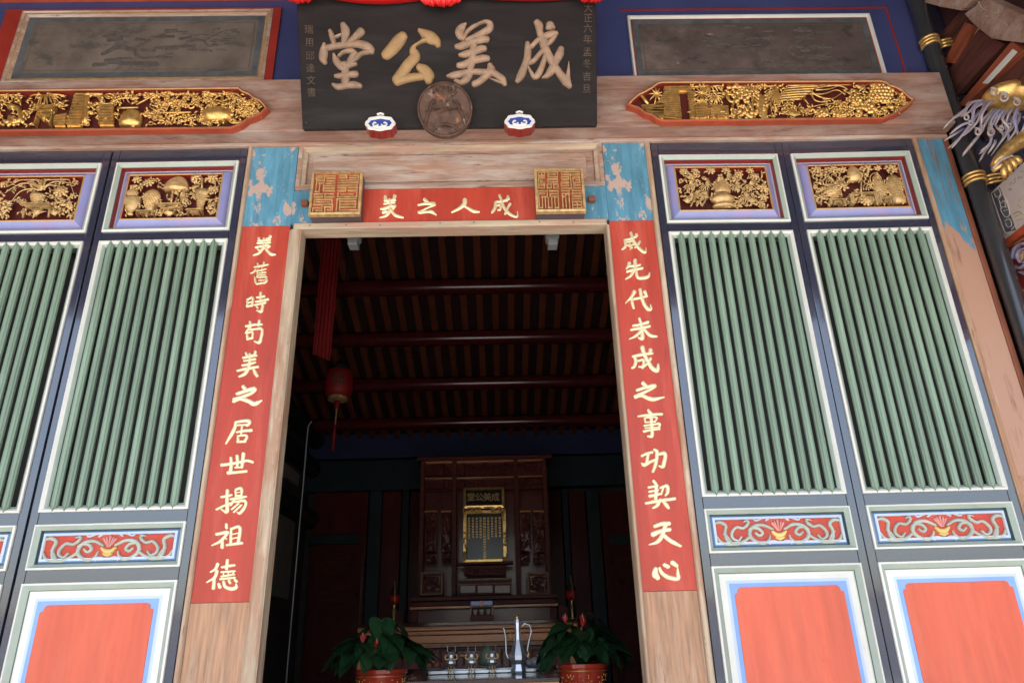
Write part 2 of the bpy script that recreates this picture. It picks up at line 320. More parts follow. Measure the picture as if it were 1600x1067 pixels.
# left painting, thick red sided frame
def painting(x0,x1,z0,z1,kind):
    if kind == 'L':
        fr = MB()
        fr.box(x0-.095,x0,-.012,.0,z0-.02,z1+.012); fr.box(x1,x1+.045,-.012,.0,z0-.02,z1+.012); fr.box(x0,x1,-.012,.0,z1,z1+.012)
        fr.build('red_border','deep_red',t)
        f = MB().ring(x0,x1,z0,z1,[(0,-.014,0),(.012,-.020,0),(.018,-.014,1),(.030,-.014,0),(.045,.0,0)]).build('painting_frame',['wood_h','gilt_wood'],t)
        B(x0+.04,x1-.04,-.003,.0,z0+.04,z1-.04).build('painted_panel','ink',f)
        d = .05
    else:
        f = MB().ring(x0,x1,z0,z1,[(0,-.004,0),(.004,-.016,0),(.014,-.016,0),(.02,-.004,1),(.026,-.003,1)]).build('painting_frame',['white','deep_red'],t)
        B(x0+.022,x1-.022,-.003,.0,z0+.022,z1-.022).build('painted_panel','ink_dark',f)
        d = .03
    # dark painted border inside
    rim = MB().ring(x0+d,x1-d,z0+d,z1-d,[(0,-.0045,0),(.03,-.0045,0)]).build('painted_rim','ink_rim',f)
    rim2 = MB().ring(x0+d+.045,x1-d-.045,z0+d+.045,z1-d-.045,[(0,-.0045,0),(.004,-.0045,0)]).build('painted_line','ink_black',f)
    return f
fL = painting(-2.46,-1.03,3.915,4.455,'L')
fR = painting(1.013,2.437,3.895,4.375,'R')
# ink motifs: gnarled pine shapes as flat painted marks
def ink(f, ox, oz, sc_, flip=1, seed=1):
    rnd = random.Random(seed); mb = MB()
    pl = lambda a,b,l: (ox+flip*a*sc_, -.0045-l, oz-b*sc_)
    for q in parse('0,0,10 30,-20,14 60,-15,10 95,-40,8/60,-15,8 80,10,7 110,12,5/95,-40,6 130,-60,5 170,-62,4/110,12,5 150,0,4'):
        brush(mb, q, pl, .0006)
    for k in range(26):
        a = rnd.uniform(-10,170); b = rnd.choice([-70,-45,-15,12,30])+rnd.uniform(-8,8)
        brush(mb, [(a-rnd.uniform(6,16),b,rnd.uniform(6,12)),(a+rnd.uniform(6,18),b+rnd.uniform(-3,3),rnd.uniform(5,11))], pl, .0004+.0001*k)
    mb.build('ink_tree','ink_black',f)
ink(fL,-1.95,4.13,.0026,1,3); ink(fL,-1.50,4.20,.0016,1,5); ink(fR,1.75,4.08,.0026,1,8); ink(fR,1.45,4.17,.0017,1,9)
mb = MB(); mb.box(.98,2.555,-.003,.0,4.425,4.437); mb.box(2.545,2.555,-.003,.0,3.84,4.425); mb.build('red_painted_line','deep_red',t)
B(.86,2.7,-.010,.0,3.84,3.885).build('slate_rim','slate',t)
B(-2.7,-.86,-.012,.0,3.84,3.895).build('slate_rim','slate',t)
# ================================================================ MAIN BEAM
t = beam = thing('main_beam', 'long weathered pinkish beam across the top of the doors', 'beam', (0,-.05,3.488))
B(-3.5,2.66,-.10,.0,3.488,3.835).build('beam_body','beam',t,bevel=.006)
B(-3.5,2.66,-.018,.10,3.466,3.486).build('lower_fillet','wood_h',t,bevel=.003)
def wpoly(px, Y): return [(at(a,b,Y).x, at(a,b,Y).z) for a,b in px]
def inset(poly, d):
    n = len(poly); out = []
    cx = sum(p[0] for p in poly)/n; cz = sum(p[1] for p in poly)/n
    area = sum(poly[i][0]*poly[(i+1)%n][1]-poly[(i+1)%n][0]*poly[i][1] for i in range(n)); sg = 1 if area > 0 else -1
    for i in range(n):
        a, b, c = Vector(poly[i-1]), Vector(poly[i]), Vector(poly[(i+1)%n])
        e1 = (b-a).normalized(); e2 = (c-b).normalized()
        n1 = Vector((-e1.y,e1.x))*sg; n2 = Vector((-e2.y,e2.x))*sg; m_ = (n1+n2)
        m_ = m_.normalized() if m_.length > 1e-6 else n1
        k = d/max(.5, m_.dot(n1)); out.append((b.x+m_.x*k, b.y+m_.y*k))
    return out
FY = -.135
Rp = wpoly([(979,163),(986,155),(997,146),(1006,142),(1018,135),(1026,129),(1034,127),(1376,125),(1386,127.5),(1391,132),(1401,135),(1412,141),(1420,149),(1430,156),
            (1423,164),(1412,172),(1400,179),(1392,182),(1382,186.5),(1036,190.5),(1026,187),(1018,181),(1007,178),(996,170),(987,167)],FY)
half = wpoly([(374,135.8),(379.7,141),(392,146),(398.4,152),(408.4,156),(419,168.5),(409,178),(398,184),(388,187),(376,196),(360,201.5)],FY)
Lp = half + [(-3.54-x, z) for x,z in half[::-1]]
def carved_cartouche(poly):
    i1 = inset(poly,.007); i2 = inset(poly,.014); n = len(poly); mb = MB()
    a = [(x,FY,z) for x,z in poly]; b = [(x,-.0995,z) for x,z in poly]; c = [(x,FY-.003,z) for x,z in i1]; d = [(x,FY,z) for x,z in i2]; e = [(x,-.103,z) for x,z in i2]
    mb.add(a+b,[(i,(i+1)%n,(i+1)%n+n,i+n) for i in range(n)],0)
    mb.add(a+c,[(i,(i+1)%n,(i+1)%n+n,i+n) for i in range(n)],0)
    mb.add(c+d,[(i,(i+1)%n,(i+1)%n+n,i+n) for i in range(n)],1)
    mb.add(d+e,[(i,(i+1)%n,(i+1)%n+n,i+n) for i in range(n)],2)
    mb.add([(x,-.103,z) for x,z in i2],[tuple(range(n))],3)
    return mb.build('carved_panel',['orange_red','gilt_wood','deep_red','ground_shade'],beam)
cpL = carved_cartouche(Lp); cpL['label'] = 'gilded battle scene carving with palms, gate and ox, left half of beam'
cpR = carved_cartouche(Rp); cpR['label'] = 'gilded carving with tower, long feathered palms and fruit, right half of beam'
# ================================================================ CARVING MOTIFS
class Carv:
    def __init__(s, x0, y0, k, Y, parent, mt='gold_pale', seed=0, clip=None):
        s.clip = clip
        s.x0, s.y0, s.k, s.Y, s.par, s.mt = x0, y0, k, Y, parent, mt; s.r = random.Random(seed)
        a = at(x0+100/k, y0+50/k, Y); b = at(x0+110/k, y0+50/k, Y); s.u = (b-a).length/10
    def p(s, a, b, l=0):
        q = at(s.x0+a/s.k, s.y0+b/s.k, s.Y); x, z = q.x, q.z
        if s.clip:
            cx_, hw, cz_, hh = s.clip
            x = min(max(x,cx_-hw),cx_+hw)
            lim = hh if s.mt != 'gold' or abs(x-cx_) < hw-.09 else hh*(.30+.70*(hw-abs(x-cx_))/.09)
            z = min(max(z,cz_-lim),cz_+lim)
        return Vector((x, s.Y-l, z))
    def out(s, mb, name, smooth=True, mt=None): return mb.build(name, mt or s.mt, s.par, smooth=smooth)
    def line(s, mb, pts, w0, w1=None, l=.01, n=6, flat=.8):
        q = smooth_path([(a,b,0) for a,b in pts],4); k = len(q); w1 = w0 if w1 is None else w1
        mb.tube([s.p(x,y,l) for x,y,_ in q],[s.u*(w0+(w1-w0)*i/(k-1))/2 for i in range(k)],n,flat=flat)
    def curl(s, mb, a, b, r, d=1, a0=0, turns=1.3, w=8, l=.012):
        pts = []; n = 12
        for i in range(n+1):
            f = i/n; an = a0+d*turns*2*pi*f; rr = r*(1-.8*f); pts.append(s.p(a+rr*cos(an), b+rr*sin(an), l))
        mb.tube(pts,[s.u*w/2*(1-.35*i/n) for i in range(n+1)],5)
    def flower(s, a, b, r, petals=7, name='flower', tilt=0):
        mb = MB(); c = s.p(a,b,.014); R = r*s.u
        for ring_, rr, l in ((petals,.66,0),(petals-2,.36,.006)):
            for k in range(ring_):
                an = 2*pi*k/ring_+tilt+rr; mb.blob((c.x+cos(an)*R*rr, c.y-l, c.z+sin(an)*R*rr*.85),(R*.36,R*.20,R*.22),7,4,rot=an)
        mb.blob((c.x,c.y-.010,c.z),R*.2,7,5); return s.out(mb,name)
    def spray(s, a, b, r, n=9, a0=0, a1=360, w=9, name='leaf_fan', l=.012, curve=0.0):
        mb = MB()
        for k in range(n):
            an = radians(a0+(a1-a0)*(k+.5)/n)+s.r.uniform(-.06,.06); rr = r*s.r.uniform(.82,1.08); pts = []; rad = []
            for i in range(6):
                f = i/5; aa = an+curve*f; pts.append(s.p(a+cos(aa)*rr*f, b-sin(aa)*rr*f, l+.012*sin(pi*f)-.004*f)); rad.append(s.u*w*(.35+.65*sin(pi*min(1,f*1.05+.05)))*.5 if i<5 else s.u*.6)
            mb.tube(pts, rad, 5, flat=.7)
        return s.out(mb,name)
    def lumps(s, a, b, rx, ry, n, r=9, name='fruit_cluster', l=.008):
        mb = MB()
        for k in range(n):
            an = s.r.uniform(0,2*pi); q = math.sqrt(s.r.random()); R = r*s.u*s.r.uniform(.75,1.2)
            c = s.p(a+cos(an)*q*rx, b+sin(an)*q*ry, l+.010*(1-q)); mb.blob(c,(R,R*.8,R),7,5)
        return s.out(mb,name)
    def grid_lumps(s, a, b, w, h, nx, ny, r, name='scaled_rock', l=.01):
        mb = MB()
        for j in range(ny):
            for i in range(nx):
                c = s.p(a-w/2+w*(i+.5*(j%2)+.25)/nx, b-h/2+h*(j+.5)/ny, l+.006*sin(pi*(i+.5)/nx)); mb.blob(c,(r*s.u*.62,r*s.u*.5,r*s.u*.75),7,5,rot=.3)
        return s.out(mb,name)
    def vase(s, a, b, h, w, prof, ribs=0, name='vase', tex=0):   # b = foot; prof of (radius fraction, height fraction)
        mb = MB(); c = s.p(a,b,.004); H = h*s.u*1.18; W = w*s.u/2
        mb.lathe((c.x,c.y,c.z),[(W*r_,H*z_) for r_,z_ in prof],20,1,.55,ribs=ribs,ra=.07 if ribs else 0)
        if tex:
            for j in range(tex):
                f = .18+.62*j/tex; rr = np.interp(f,[p_[1] for p_ in prof],[p_[0] for p_ in prof])*W
                for k in range(7):
                    th = -pi*(k+.5+.5*(j%2))/8; mb.blob((c.x+cos(th)*rr*.97, c.y+sin(th)*rr*.55, c.z+H*f),(W*.11,W*.08,W*.10),6,4)
        return s.out(mb,name)
    def fret(s, a0, a1, b0, b1, t=12, name='fret_stand', solid=0):
        mb = MB()
        def bar(x0,y0,x1,y1):
            A = s.p(min(x0,x1),max(y0,y1)); C = s.p(max(x0,x1),min(y0,y1)); mb.box(A.x,C.x,s.Y-.024,s.Y+.008,A.z,C.z)
        w_, h_ = a1-a0, b1-b0
        bar(a0,b0,a1,b0+t); bar(a0,b0+t+.5,a0+t,b1); bar(a1-t,b0+t+.5,a1,b1)
        bar(a0+.28*w_,b0+.38*h_,a1-.22*w_,b0+.38*h_+t*.8); bar(a1-.22*w_-t*.8,b0+.38*h_+t*.8+.5,a1-.22*w_,b1)
        bar(a0+.28*w_,b0+.38*h_+t*.8+.5,a0+.28*w_+t*.8,b0+.68*h_)
        return s.out(mb,name,False)
    def bricks(s, poly, n, name='brick_wall_carving'):
        n = max(4, int(n*.62))
        # stacked thin courses inside a quadrilateral: poly = TL,TR,BR,BL in zoom px
        mb = MB(); TL,TR,BR,BL = [np.array(q,float) for q in poly]
        for i in range(n):
            f0, f1 = i/n, (i+.66)/n; a = TL+(BL-TL)*f0; b = TR+(BR-TR)*f0; c = TR+(BR-TR)*f1; d = TL+(BL-TL)*f1
            P = [s.p(*q,.026) for q in (d,c,b,a)]; Q = [s.p(*q,.0) for q in (d,c,b,a)]
            mb.add(P+Q,[(0,1,2,3),(0,4,5,1),(1,5,6,2),(2,6,7,3),(3,7,4,0)])
        P = [s.p(*q,.013) for q in (BL,BR,TR,TL)]; Q = [s.p(*q,.0) for q in (BL,BR,TR,TL)]; mb.add(P+Q,[(0,1,2,3),(0,4,5,1),(1,5,6,2),(2,6,7,3),(3,7,4,0)])
        return s.out(mb,name,False)
    def vines(s, a0, a1, b0, b1, n, w=9, size=45, name='foliage'):
        n = int(n*(1.5 if s.mt == 'gold' else 1.2)); mb = MB(); R = s.r
        for k in range(n):
            a, b = R.uniform(a0,a1), R.uniform(b0,b1); an = R.uniform(0,2*pi); bend = R.choice([-1,1])*R.uniform(1.5,3.2); pts = []; L_ = size*R.uniform(.7,1.3); x, y = a, b; l = R.uniform(.000,.010)*(1.5 if s.mt == 'gold' else .6)
            for i in range(9):
                pts.append((min(max(x,a0),a1), min(max(y,b0),b1))); x += cos(an)*L_/5; y += sin(an)*L_/5*.8; an += bend/8*(1+i*.25)
            mb.tube([s.p(x_,y_,l+.004*sin(i)) for i,(x_,y_) in enumerate(pts)],[s.u*w/2*(1-.06*i) for i in range(9)],5)
            for i in (3,6,8):
                q = s.p(*pts[i],l+.006); an2 = R.uniform(0,2*pi); e_ = q+Vector((cos(an2),0,sin(an2)))*s.u*w*2.6; m_ = (q+e_)/2+Vector((0,-.005,0)); mb.tube([q,m_,e_],[s.u*w*.3,s.u*w*.62,s.u*w*.06],6,flat=.6)
        return s.out(mb,name)
    def rod(s, pts, w, name='rod', w1=None, l=.018, mt=None): mb = MB(); s.line(mb, pts, w, w1, l); return s.out(mb,name,mt=mt)
GOURD = [(.45,0),(.5,.04),(.35,.10),(.75,.28),(1,.5),(.9,.68),(.5,.84),(.4,.92),(.6,1)]
BOWL = [(.35,0),(.4,.10),(.25,.16),(.7,.35),(1,.72),(1.0,.86),(.92,1)]
EGG = [(.4,0),(.45,.05),(.6,.18),(.95,.5),(1,.68),(.8,.88),(.45,1)]
GOBLET = [(.5,0),(.55,.06),(.4,.12),(.55,.35),(.65,.6),(.9,.85),(1.1,1)]
TREAD = [(.9,0),(1,.12),(.7,.2),(.7,.35),(1,.45),(1.05,.6),(.95,.7),(.75,.75),(.7,1)]
# ================================================================ DOOR LEAVES
LW, ST = .7025, .038; ZB, ZT = .12, 3.462
rows = [(2.96,3.374),(1.564,2.90),(1.326,1.505),(.50,1.266)]
def make_leaf(xl, label):
    t = thing('door_leaf', label, 'door', (xl,0,ZB), 'door leaves of the hall front')
    for a in (0, LW-ST): B(xl+a+.001,xl+a+ST-.001,0,.05,ZB,ZT).build('stile','navy',t,bevel=.0025)
    x0, x1 = xl+ST, xl+LW-ST
    for z0, z1 in ((3.374,ZT),(2.90,2.96),(1.505,1.564),(1.266,1.326),(ZB,.50)):
        B(x0,x1,.001,.05,z0,z1).build('rail','navy',t,bevel=.002)
    e = .004
    A = (x0+.001, x1-.001)
    # carved panel frame
    f = MB().ring(A[0]-e,A[1]+e,2.96-e,3.374+e,[(0,0,0),(.001,-.008,0),(.010,-.010,1),(.026,.002,2),(.028,.004,3),(.0285,.034,4),(.036,.034,4),(.040,.028,5),(.071,.000,6),(.076,-.003,6),(.080,.000,3),(.0805,.036,3)])
    f.build('carved_frame',['white','pale_green','dark_green','deep_red','pale_lilac','lilac','gilt_wood'],t)
    B(A[0]+.06,A[1]-.06,.036,.045,2.96+.06,3.374-.06).build('carving_ground','ground_shade',t)
    # louvre frame, slats
    MB().ring(A[0]-e,A[1]+e,1.564-e,2.90+e,[(0,0,0),(.001,-.008,0),(.009,-.010,0),(.018,-.002,1),(.030,.010,2),(.032,.05,2)]).build('louvre_frame',['white','pale_green','dark_green'],t)
    w_ = .0305/2; sm = None
    for i in range(11):
        cx = xl+ST+.0585+i*.0506
        if sm is None:
            mb = MB(); zt, zb = 2.874, 1.590
            sec = [(-w_,.004),(-w_,-.008),(-w_*.72,-.012),(-w_*.55,-.0095),(-w_*.38,-.0135),(w_*.38,-.0135),(w_*.55,-.0095),(w_*.72,-.012),(w_,-.008),(w_,.004)]
            lv = [(1.563,.06,.6),(1.572,.35,.9),(zb,1,1),(zt,1,1),(2.892,.35,.9),(2.901,.06,.6)]
            vs = []; n = len(sec)
            for z, k, kk in lv:
                for x, y in sec: vs.append((cx+x*k, (y if y < 0 else (y if k == 1 else -.004)), z))
            mb.add(vs,[(j*n+i_, j*n+(i_+1)%n, (j+1)*n+(i_+1)%n, (j+1)*n+i_) for j in range(len(lv)-1) for i_ in range(n)]+[tuple(range(n-1,-1,-1)),tuple((len(lv)-1)*n+i_ for i_ in range(n))])
            sm = mb.build('slat','slat_green',t)
        else:
            o = sm.copy(); col.objects.link(o); o.location.x = i*.0506+random.uniform(-.0012,.0012); o.location.y = random.uniform(-.0012,.0012)
    B(x0-.03,x1+.03,.075,.085,1.5,2.95).build('void_shade_backing','teal_dark',t)  # added near-black sheet in place of the unlit void, keeps the gaps dark
    # scroll panel
    MB().ring(A[0]-e,A[1]+e,1.326-e,1.505+e,[(0,0,0),(.001,-.008,0),(.008,-.010,1),(.024,.006,2),(.0245,.022,2),(.028,.022,3),(.036,.010,4),(.046,.008,5),(.0465,.0185,6)]).build('scroll_frame',['white','pale_green','dark_green','sky_blue','pale_blue','white','deep_red'],t)
    B(A[0]+.04,A[1]-.04,.018,.03,1.326+.04,1.505-.04).build('scroll_ground','red',t)
    cx, cz = (x0+x1)/2, (1.326+1.505)/2; W = (x1-x0)/2-.045; k = W/715.0      # drawing units: half width 715
    pl = lambda s_: (lambda a,b,l: (cx+s_*a*k, .017-l, cz-b*k))
    for nm, data, mt_, h in (('scrollwork','70,-10,30 180,-60,40 290,-40,44 340,40,44 300,110,46 200,150,40 130,110,30 110,60,16/340,0,34 300,-30,40 230,-20,36 190,30,36 230,60,34 270,30,26/330,60,30 420,120,40 520,150,44 600,110,42 620,20,38 600,-60,40 660,-100,42 715,-90,30/330,-90,24 400,-30,36 480,-40,36 540,20,36 540,80,36 480,110,30 440,70,26/400,-30,26 350,-60,32 340,-110,30 390,-100,16/500,150,26 600,150,36 680,120,34 715,60,18/560,130,24 600,60,22 640,30,18','scroll',.009),
                              ('scrollwork_tip','130,-110,24 100,-130,24 150,-140,20 240,-110,22 270,-130,18/20,140,18 70,120,24 130,130,24 120,160,16','pale_lilac',.007)):
        for s_ in (1,-1):
            for q in parse(data): mb = MB(); brush(mb,q,pl(s_),h+.0002*(len(t.children)%7)); mb.build(nm,mt_,t,smooth=True)
    for a in (-60,-32,0,32,60): mb = MB(); brush(mb,[(a*.2,10,10),(a,-70-20*(a==0),26),(a*1.15,-115+abs(a)*.5,10)],pl(1),.010); mb.build('petal','pink',t,smooth=True)
    for s_ in (1,-1): mb = MB(); brush(mb,[(s_*350,95,14),(s_*372,85,36),(s_*376,110,10)],pl(1),.007); mb.build('bud','pink',t,smooth=True)
    mb = MB()
    for q in parse('-75,20,30 -40,50,52 0,60,60 40,50,52 75,20,30/-40,85,30 0,100,40 40,85,30'): brush(mb,q,pl(1),.012)
    mb.build('flower_calyx','yellow',t,smooth=True)
    # bottom panel
    MB().ring(A[0]-e,A[1]+e,.50-e,1.266+e,[(0,0,0),(.001,-.008,0),(.009,-.010,1),(.028,.006,2),(.031,.010,3),(.034,.014,3),(.058,.012,4),(.070,.011,5),(.105,.011,5)]).build('panel_frame',['white','pale_green','dark_green','white','pale_blue','sky_blue'],t)
    a0, a1, b0, b1, c_ = x0+.085, x1-.085, .585, 1.183, .014
    poly = []
    for sx_, sz_, X_, Z_ in ((1,1,a0,b0),(-1,1,a1,b0),(-1,-1,a1,b1),(1,-1,a0,b1)):
        nn = [(X_,Z_+sz_*2*c_),(X_+sx_*.35*c_,Z_+sz_*1.7*c_),(X_+sx_*c_,Z_+sz_*1.6*c_),(X_+sx_*c_,Z_+sz_*1.0*c_),(X_+sx_*1.2*c_,Z_+sz_*.4*c_),(X_+sx_*2*c_,Z_)]
        poly += nn if (sx_*sz_) > 0 else nn[::-1]
    MB().prism(poly,.0085,.03).build('red_field','red_panel',t)
    return t
def copy_leaf(src, xl, label):
    r = src.copy(); col.objects.link(r); r.location = (xl,0,ZB); r['_o'] = (xl,0,ZB); r['label'] = label
    for ch in list(src.children):
        c = ch.copy(); col.objects.link(c); c.parent = r
        for g in ch.children: d = g.copy(); col.objects.link(d); d.parent = c
    return r
L2 = make_leaf(-1.769, 'navy door leaf just left of the doorway, its carving showing a parasol and vases')
L1 = copy_leaf(L2, -2.4795, 'navy door leaf at the left edge, its carving showing long orchid leaves over a pot')
L3 = copy_leaf(L2, 1.061, 'navy door leaf just right of the doorway, its carving showing an urn among fan leaves')
L4 = copy_leaf(L2, 1.764, 'navy door leaf furthest right beside the dark pole, carving with hooded lamp and jars')
for o, k, mid in ((L1,.0043,-1.773),(L2,-.0072,-1.773),(L3,.0077,1.764),(L4,-.0165,1.764)):
    o.location.y = k*(o.location.x-mid) ; o.rotation_euler.z = math.atan(k)
# ---- carved pictures in the leaves (positions read off the photo on the leaf's own plane)
Y0 = .016
c = Carv(170,240,7.62,Y0,L2,seed=1,clip=(-1.769+LW/2,LW/2-ST-.092,3.167,.112))
c.vase(255,745,210,200,BOWL,ribs=11,name='ribbed_bowl'); c.vase(275,560,120,150,EGG,name='jar_lid',tex=2); c.flower(355,335,62); c.flower(490,370,72,8); c.lumps(290,430,60,40,14,16,'buds')
c.vase(490,700,250,200,EGG,tex=8,name='scaled_vase'); c.fret(545,880,620,770,16); c.fret(345,545,705,772,13); c.fret(945,1130,690,768,13)
c.vase(620,765,70,70,GOBLET,name='cup'); c.vase(720,765,45,120,BOWL,name='dish')
c.vase(815,455,170,300,[(1,0),(.98,.1),(.9,.4),(.65,.75),(.3,.95),(.08,1),(.05,1.15)],ribs=14,name='parasol'); c.rod([(785,455),(765,610)],22,'pole'); c.rod([(925,450),(905,610)],22,'pole')
c.lumps(920,420,50,40,8,20,'tassel'); c.vase(1090,680,220,170,GOBLET,tex=5,name='goblet_vase'); c.lumps(1050,430,70,30,14,14,'buds'); c.rod([(1130,450),(1130,300)],26,'stem')
c.flower(1250,320,75,7); c.flower(1060,315,70,6); c.lumps(1230,680,60,60,16,18,'fruit'); c.lumps(1245,450,50,50,12,16,'buds'); c.spray(860,540,130,7,-60,60,16)
c.vines(220,1330,300,740,64,20,80)
c = Carv(1025,235,7.442,Y0,L3,seed=2,clip=(1.061+LW/2,LW/2-ST-.092,3.167,.112))
c.vase(790,695,160,260,TREAD,name='stand'); c.vase(775,535,130,190,[(.8,0),(1,.3),(1,.6),(.85,.8),(.9,.9),(.75,1)],ribs=12,name='urn'); c.vase(775,420,90,150,[(1,0),(.95,.2),(.6,.6),(.3,.8),(.15,1)],name='urn_lid'); c.lumps(770,330,80,40,16,18,'finial')
for a,b,r_ in ((375,420,95),(560,420,95),(905,420,90),(1070,420,95),(540,540,85),(1020,560,85),(380,560,70)): c.spray(a,b,r_,11,200,430,13)
for a,b in ((420,340),(555,355),(400,570),(890,350)): c.lumps(a,b,30,24,6,18,'buds')
for a,b,r_ in ((310,245,55),(440,250,50),(620,260,60),(800,240,60),(950,300,55),(1130,330,60),(1230,460,70),(1230,560,65),(1080,260,50),(1200,640,60)): c.flower(a,b,r_,7)
for a in (430,500,560,1000,1060,1110): c.rod([(a-40,685),(a,610),(a+20,560)],16,'stalk')
c.vines(260,1290,230,680,70,19,75); c.spray(350,640,80,8,20,160,16); c.spray(1100,640,90,9,20,160,16)
c = Carv(1230,235,7.111,Y0,L4,seed=3,clip=(1.764+LW/2,LW/2-ST-.092,3.167,.112))
c.fret(690,980,500,635,18); c.fret(455,620,570,640,14); c.fret(1000,1165,565,635,14); c.flower(860,590,75,9,'lotus'); 
c.vase(750,360,180,150,[(1,0),(.98,.5),(.85,.7),(.4,.9),(.1,1)],ribs=10,name='hooded_lamp'); c.rod([(800,370),(795,500)],20,'pole'); c.vase(510,550,150,190,GOURD,tex=4,name='covered_jar'); c.vase(1045,560,240,160,GOURD,tex=6,name='tall_jar'); c.vase(1230,610,300,190,[(.8,0),(.85,.2),(.7,.35),(1,.6),(.8,.85),(.5,1)],tex=7,name='bundle_vase')
for a,b,r_ in ((310,235,60),(480,220,60),(600,240,50),(860,230,70),(980,215,45),(1130,230,75),(600,430,70),(350,550,60)): c.flower(a,b,r_,6)
for a,b,r_ in ((480,290,80),(430,350,90),(970,330,80),(880,430,60)):
    mb = MB(); 
    for q in range(3): c.curl(mb,a+q*18,b+q*10,r_*(1-.2*q),1,2.5,.7,15)
    c.out(mb,'scroll_leaf')
c.vines(260,1290,210,600,80,19,75)
c = Carv(0,245,8.533,Y0,L1,seed=4,clip=(-2.4795+LW/2,LW/2-ST-.092,3.167,.112))
for q in ([(600,470),(500,290),(400,290),(270,360),(120,440)],[(600,450),(560,330),(520,260)],[(610,440),(650,340),(800,290),(930,310),(980,420),(1010,520)],[(620,440),(740,370),(880,370),(1080,400)],[(590,480),(470,400),(330,390),(200,450),(100,520)],[(560,480),(450,460),(300,500),(180,640)],[(620,450),(700,410),(900,440)],[(600,440),(470,380),(470,300)],[(630,470),(520,400),(380,290)],[(100,560),(20,480),(-60,440)]): c.rod(q,30,'orchid_leaf',w1=9)
c.vase(490,630,110,200,[(.5,0),(.6,.2),(1,.8),(1,1)],name='plant_pot',tex=3)
mb = MB()
for z_ in (645,668,690): a = c.p(370,z_+16); b = c.p(700,z_); mb.box(a.x,b.x,Y0-.024,Y0,a.z,b.z)
for x_ in (340,680): c.line(mb,[(x_,715),(x_-15,830)],36,28)
c.out(mb,'low_table',False)
c.lumps(60,680,110,110,46,22,'berry_cluster'); c.lumps(850,690,130,90,40,20,'chrysanthemum'); c.flower(835,490,105,9); c.flower(80,400,60,7); c.flower(270,300,32,6); c.flower(640,310,26,6); c.spray(520,800,150,7,10,170,20); c.spray(760,810,120,6,20,160,20)
c.vines(-500,1020,330,820,60,24,90); c.lumps(-250,600,120,120,40,26,'fruit')
# ---- long beam carvings
def clipof(poly):
    xs_ = [p[0] for p in poly]; zs_ = [p[1] for p in poly]
    return ((min(xs_)+max(xs_))/2,(max(xs_)-min(xs_))/2-.045,(min(zs_)+max(zs_))/2,(max(zs_)-min(zs_))/2-.030)
clL, clR = clipof(Lp), clipof(Rp)
Yb = -.106
c = Carv(0,125,7.273,Yb,cpL,'gold',5,clip=clL)
c.spray(150,115,170,11,180,360,20,'palm_crown'); c.spray(560,115,240,15,180,365,22,'palm_crown'); c.spray(1370,120,190,12,180,360,20,'palm_crown')
mb = MB(); c.curl(mb,170,450,130,1,-2,.9,70,.014); c.out(mb,'shell_curl'); c.lumps(170,490,110,50,22,24,'foliage_mound')
mb = MB()
def bar(mb,c,x0,y0,x1,y1,l=.028): 
    A = c.p(x0,y1); C_ = c.p(x1,y0); mb.box(min(A.x,C_.x),max(A.x,C_.x),c.Y-l,c.Y,A.z,C_.z)
for q in ((430,325,660,350),(430,360,470,550),(600,360,640,550),(470,380,600,400),(470,430,600,455)): bar(mb,c,*q)
c.out(mb,'gate_house',False)
c.bricks([(880,190),(1000,190),(940,560),(780,560)],18,'gate_tower'); c.bricks([(1150,320),(1310,320),(1310,550),(1150,550)],12,'brick_wall_carving')
c.bricks([(650,440),(790,420),(760,560),(640,560)],5,'low_wall')
mb = MB(); c.line(mb,[(990,520),(1010,230),(1080,190),(1160,230),(1180,290)],60,44,.014); c.line(mb,[(890,190),(980,120),(1130,110),(1200,170)],40,34,.02); c.out(mb,'arched_gate')
c.lumps(1080,350,60,60,12,22,'rider'); c.rod([(1130,290),(1260,300),(1400,240),(1600,240)],22,'lance'); c.vase(1480,540,190,250,[(.9,0),(1,.3),(.9,.7),(.7,.9),(.3,1)],ribs=9,name='drum'); c.lumps(1480,510,110,40,14,22,'foliage_mound'); c.rod([(1360,350),(1590,345)],26,'lance')
c.vines(20,1550,130,530,50,22,90,'foliage'); c.lumps(-150,300,120,150,40,26,'foliage_mound'); c.spray(-300,130,160,9,180,360,20,'palm_crown'); c.lumps(-500,330,150,120,34,28,'foliage_mound'); c.vines(-900,20,120,520,20,20,100,'foliage'); c.bricks([(-700,240),(-580,240),(-580,540),(-720,540)],12,'gate_tower')
c = Carv(200,125,6.957,Yb,cpL,'gold',6,clip=clL)
c.rod([(110,300),(400,140)],20,'lance'); c.rod([(250,320),(370,380),(700,380)],18,'bow')
for a,b,w_,h_ in ((270,180,100,40),(590,120,170,34),(270,400,110,40),(520,400,110,40),(480,280,100,40),(1300,290,110,60),(890,150,70,40)): c.lumps(a,b,w_,h_,int(w_*h_/190)+8,17,'pine_cluster')
c.vase(960,470,150,330,[(.6,0),(.95,.3),(1,.6),(.8,.85),(.3,1)],name='ox_body'); c.vase(940,460,80,140,BOWL,name='dish'); c.lumps(1080,370,80,60,10,30,'ox_head')
for a in (860,980,830,1060): c.rod([(a,450),(a-10,505)],30,'ox_leg',w1=18)
mb = MB(); c.line(mb,[(830,190),(950,110),(1100,110),(1180,160),(1250,220)],50,26); c.line(mb,[(1030,180),(1040,320)],40,30); c.line(mb,[(1130,170),(1110,270)],14,10); c.out(mb,'dragon_body')
for a,b in ((420,300),(540,260),(640,300),(780,240),(860,250),(700,450),(1220,360),(1300,380)): c.flower(a,b,48,6)
mb = MB(); c.curl(mb,690,295,45,1,0,.9,26); c.out(mb,'horn_curl')
c.vines(180,1250,130,500,90,20,75); c.vines(1200,1440,220,420,22,18,50)
c = Carv(970,115,6.4,Yb,cpR,'gold',7,clip=clR)
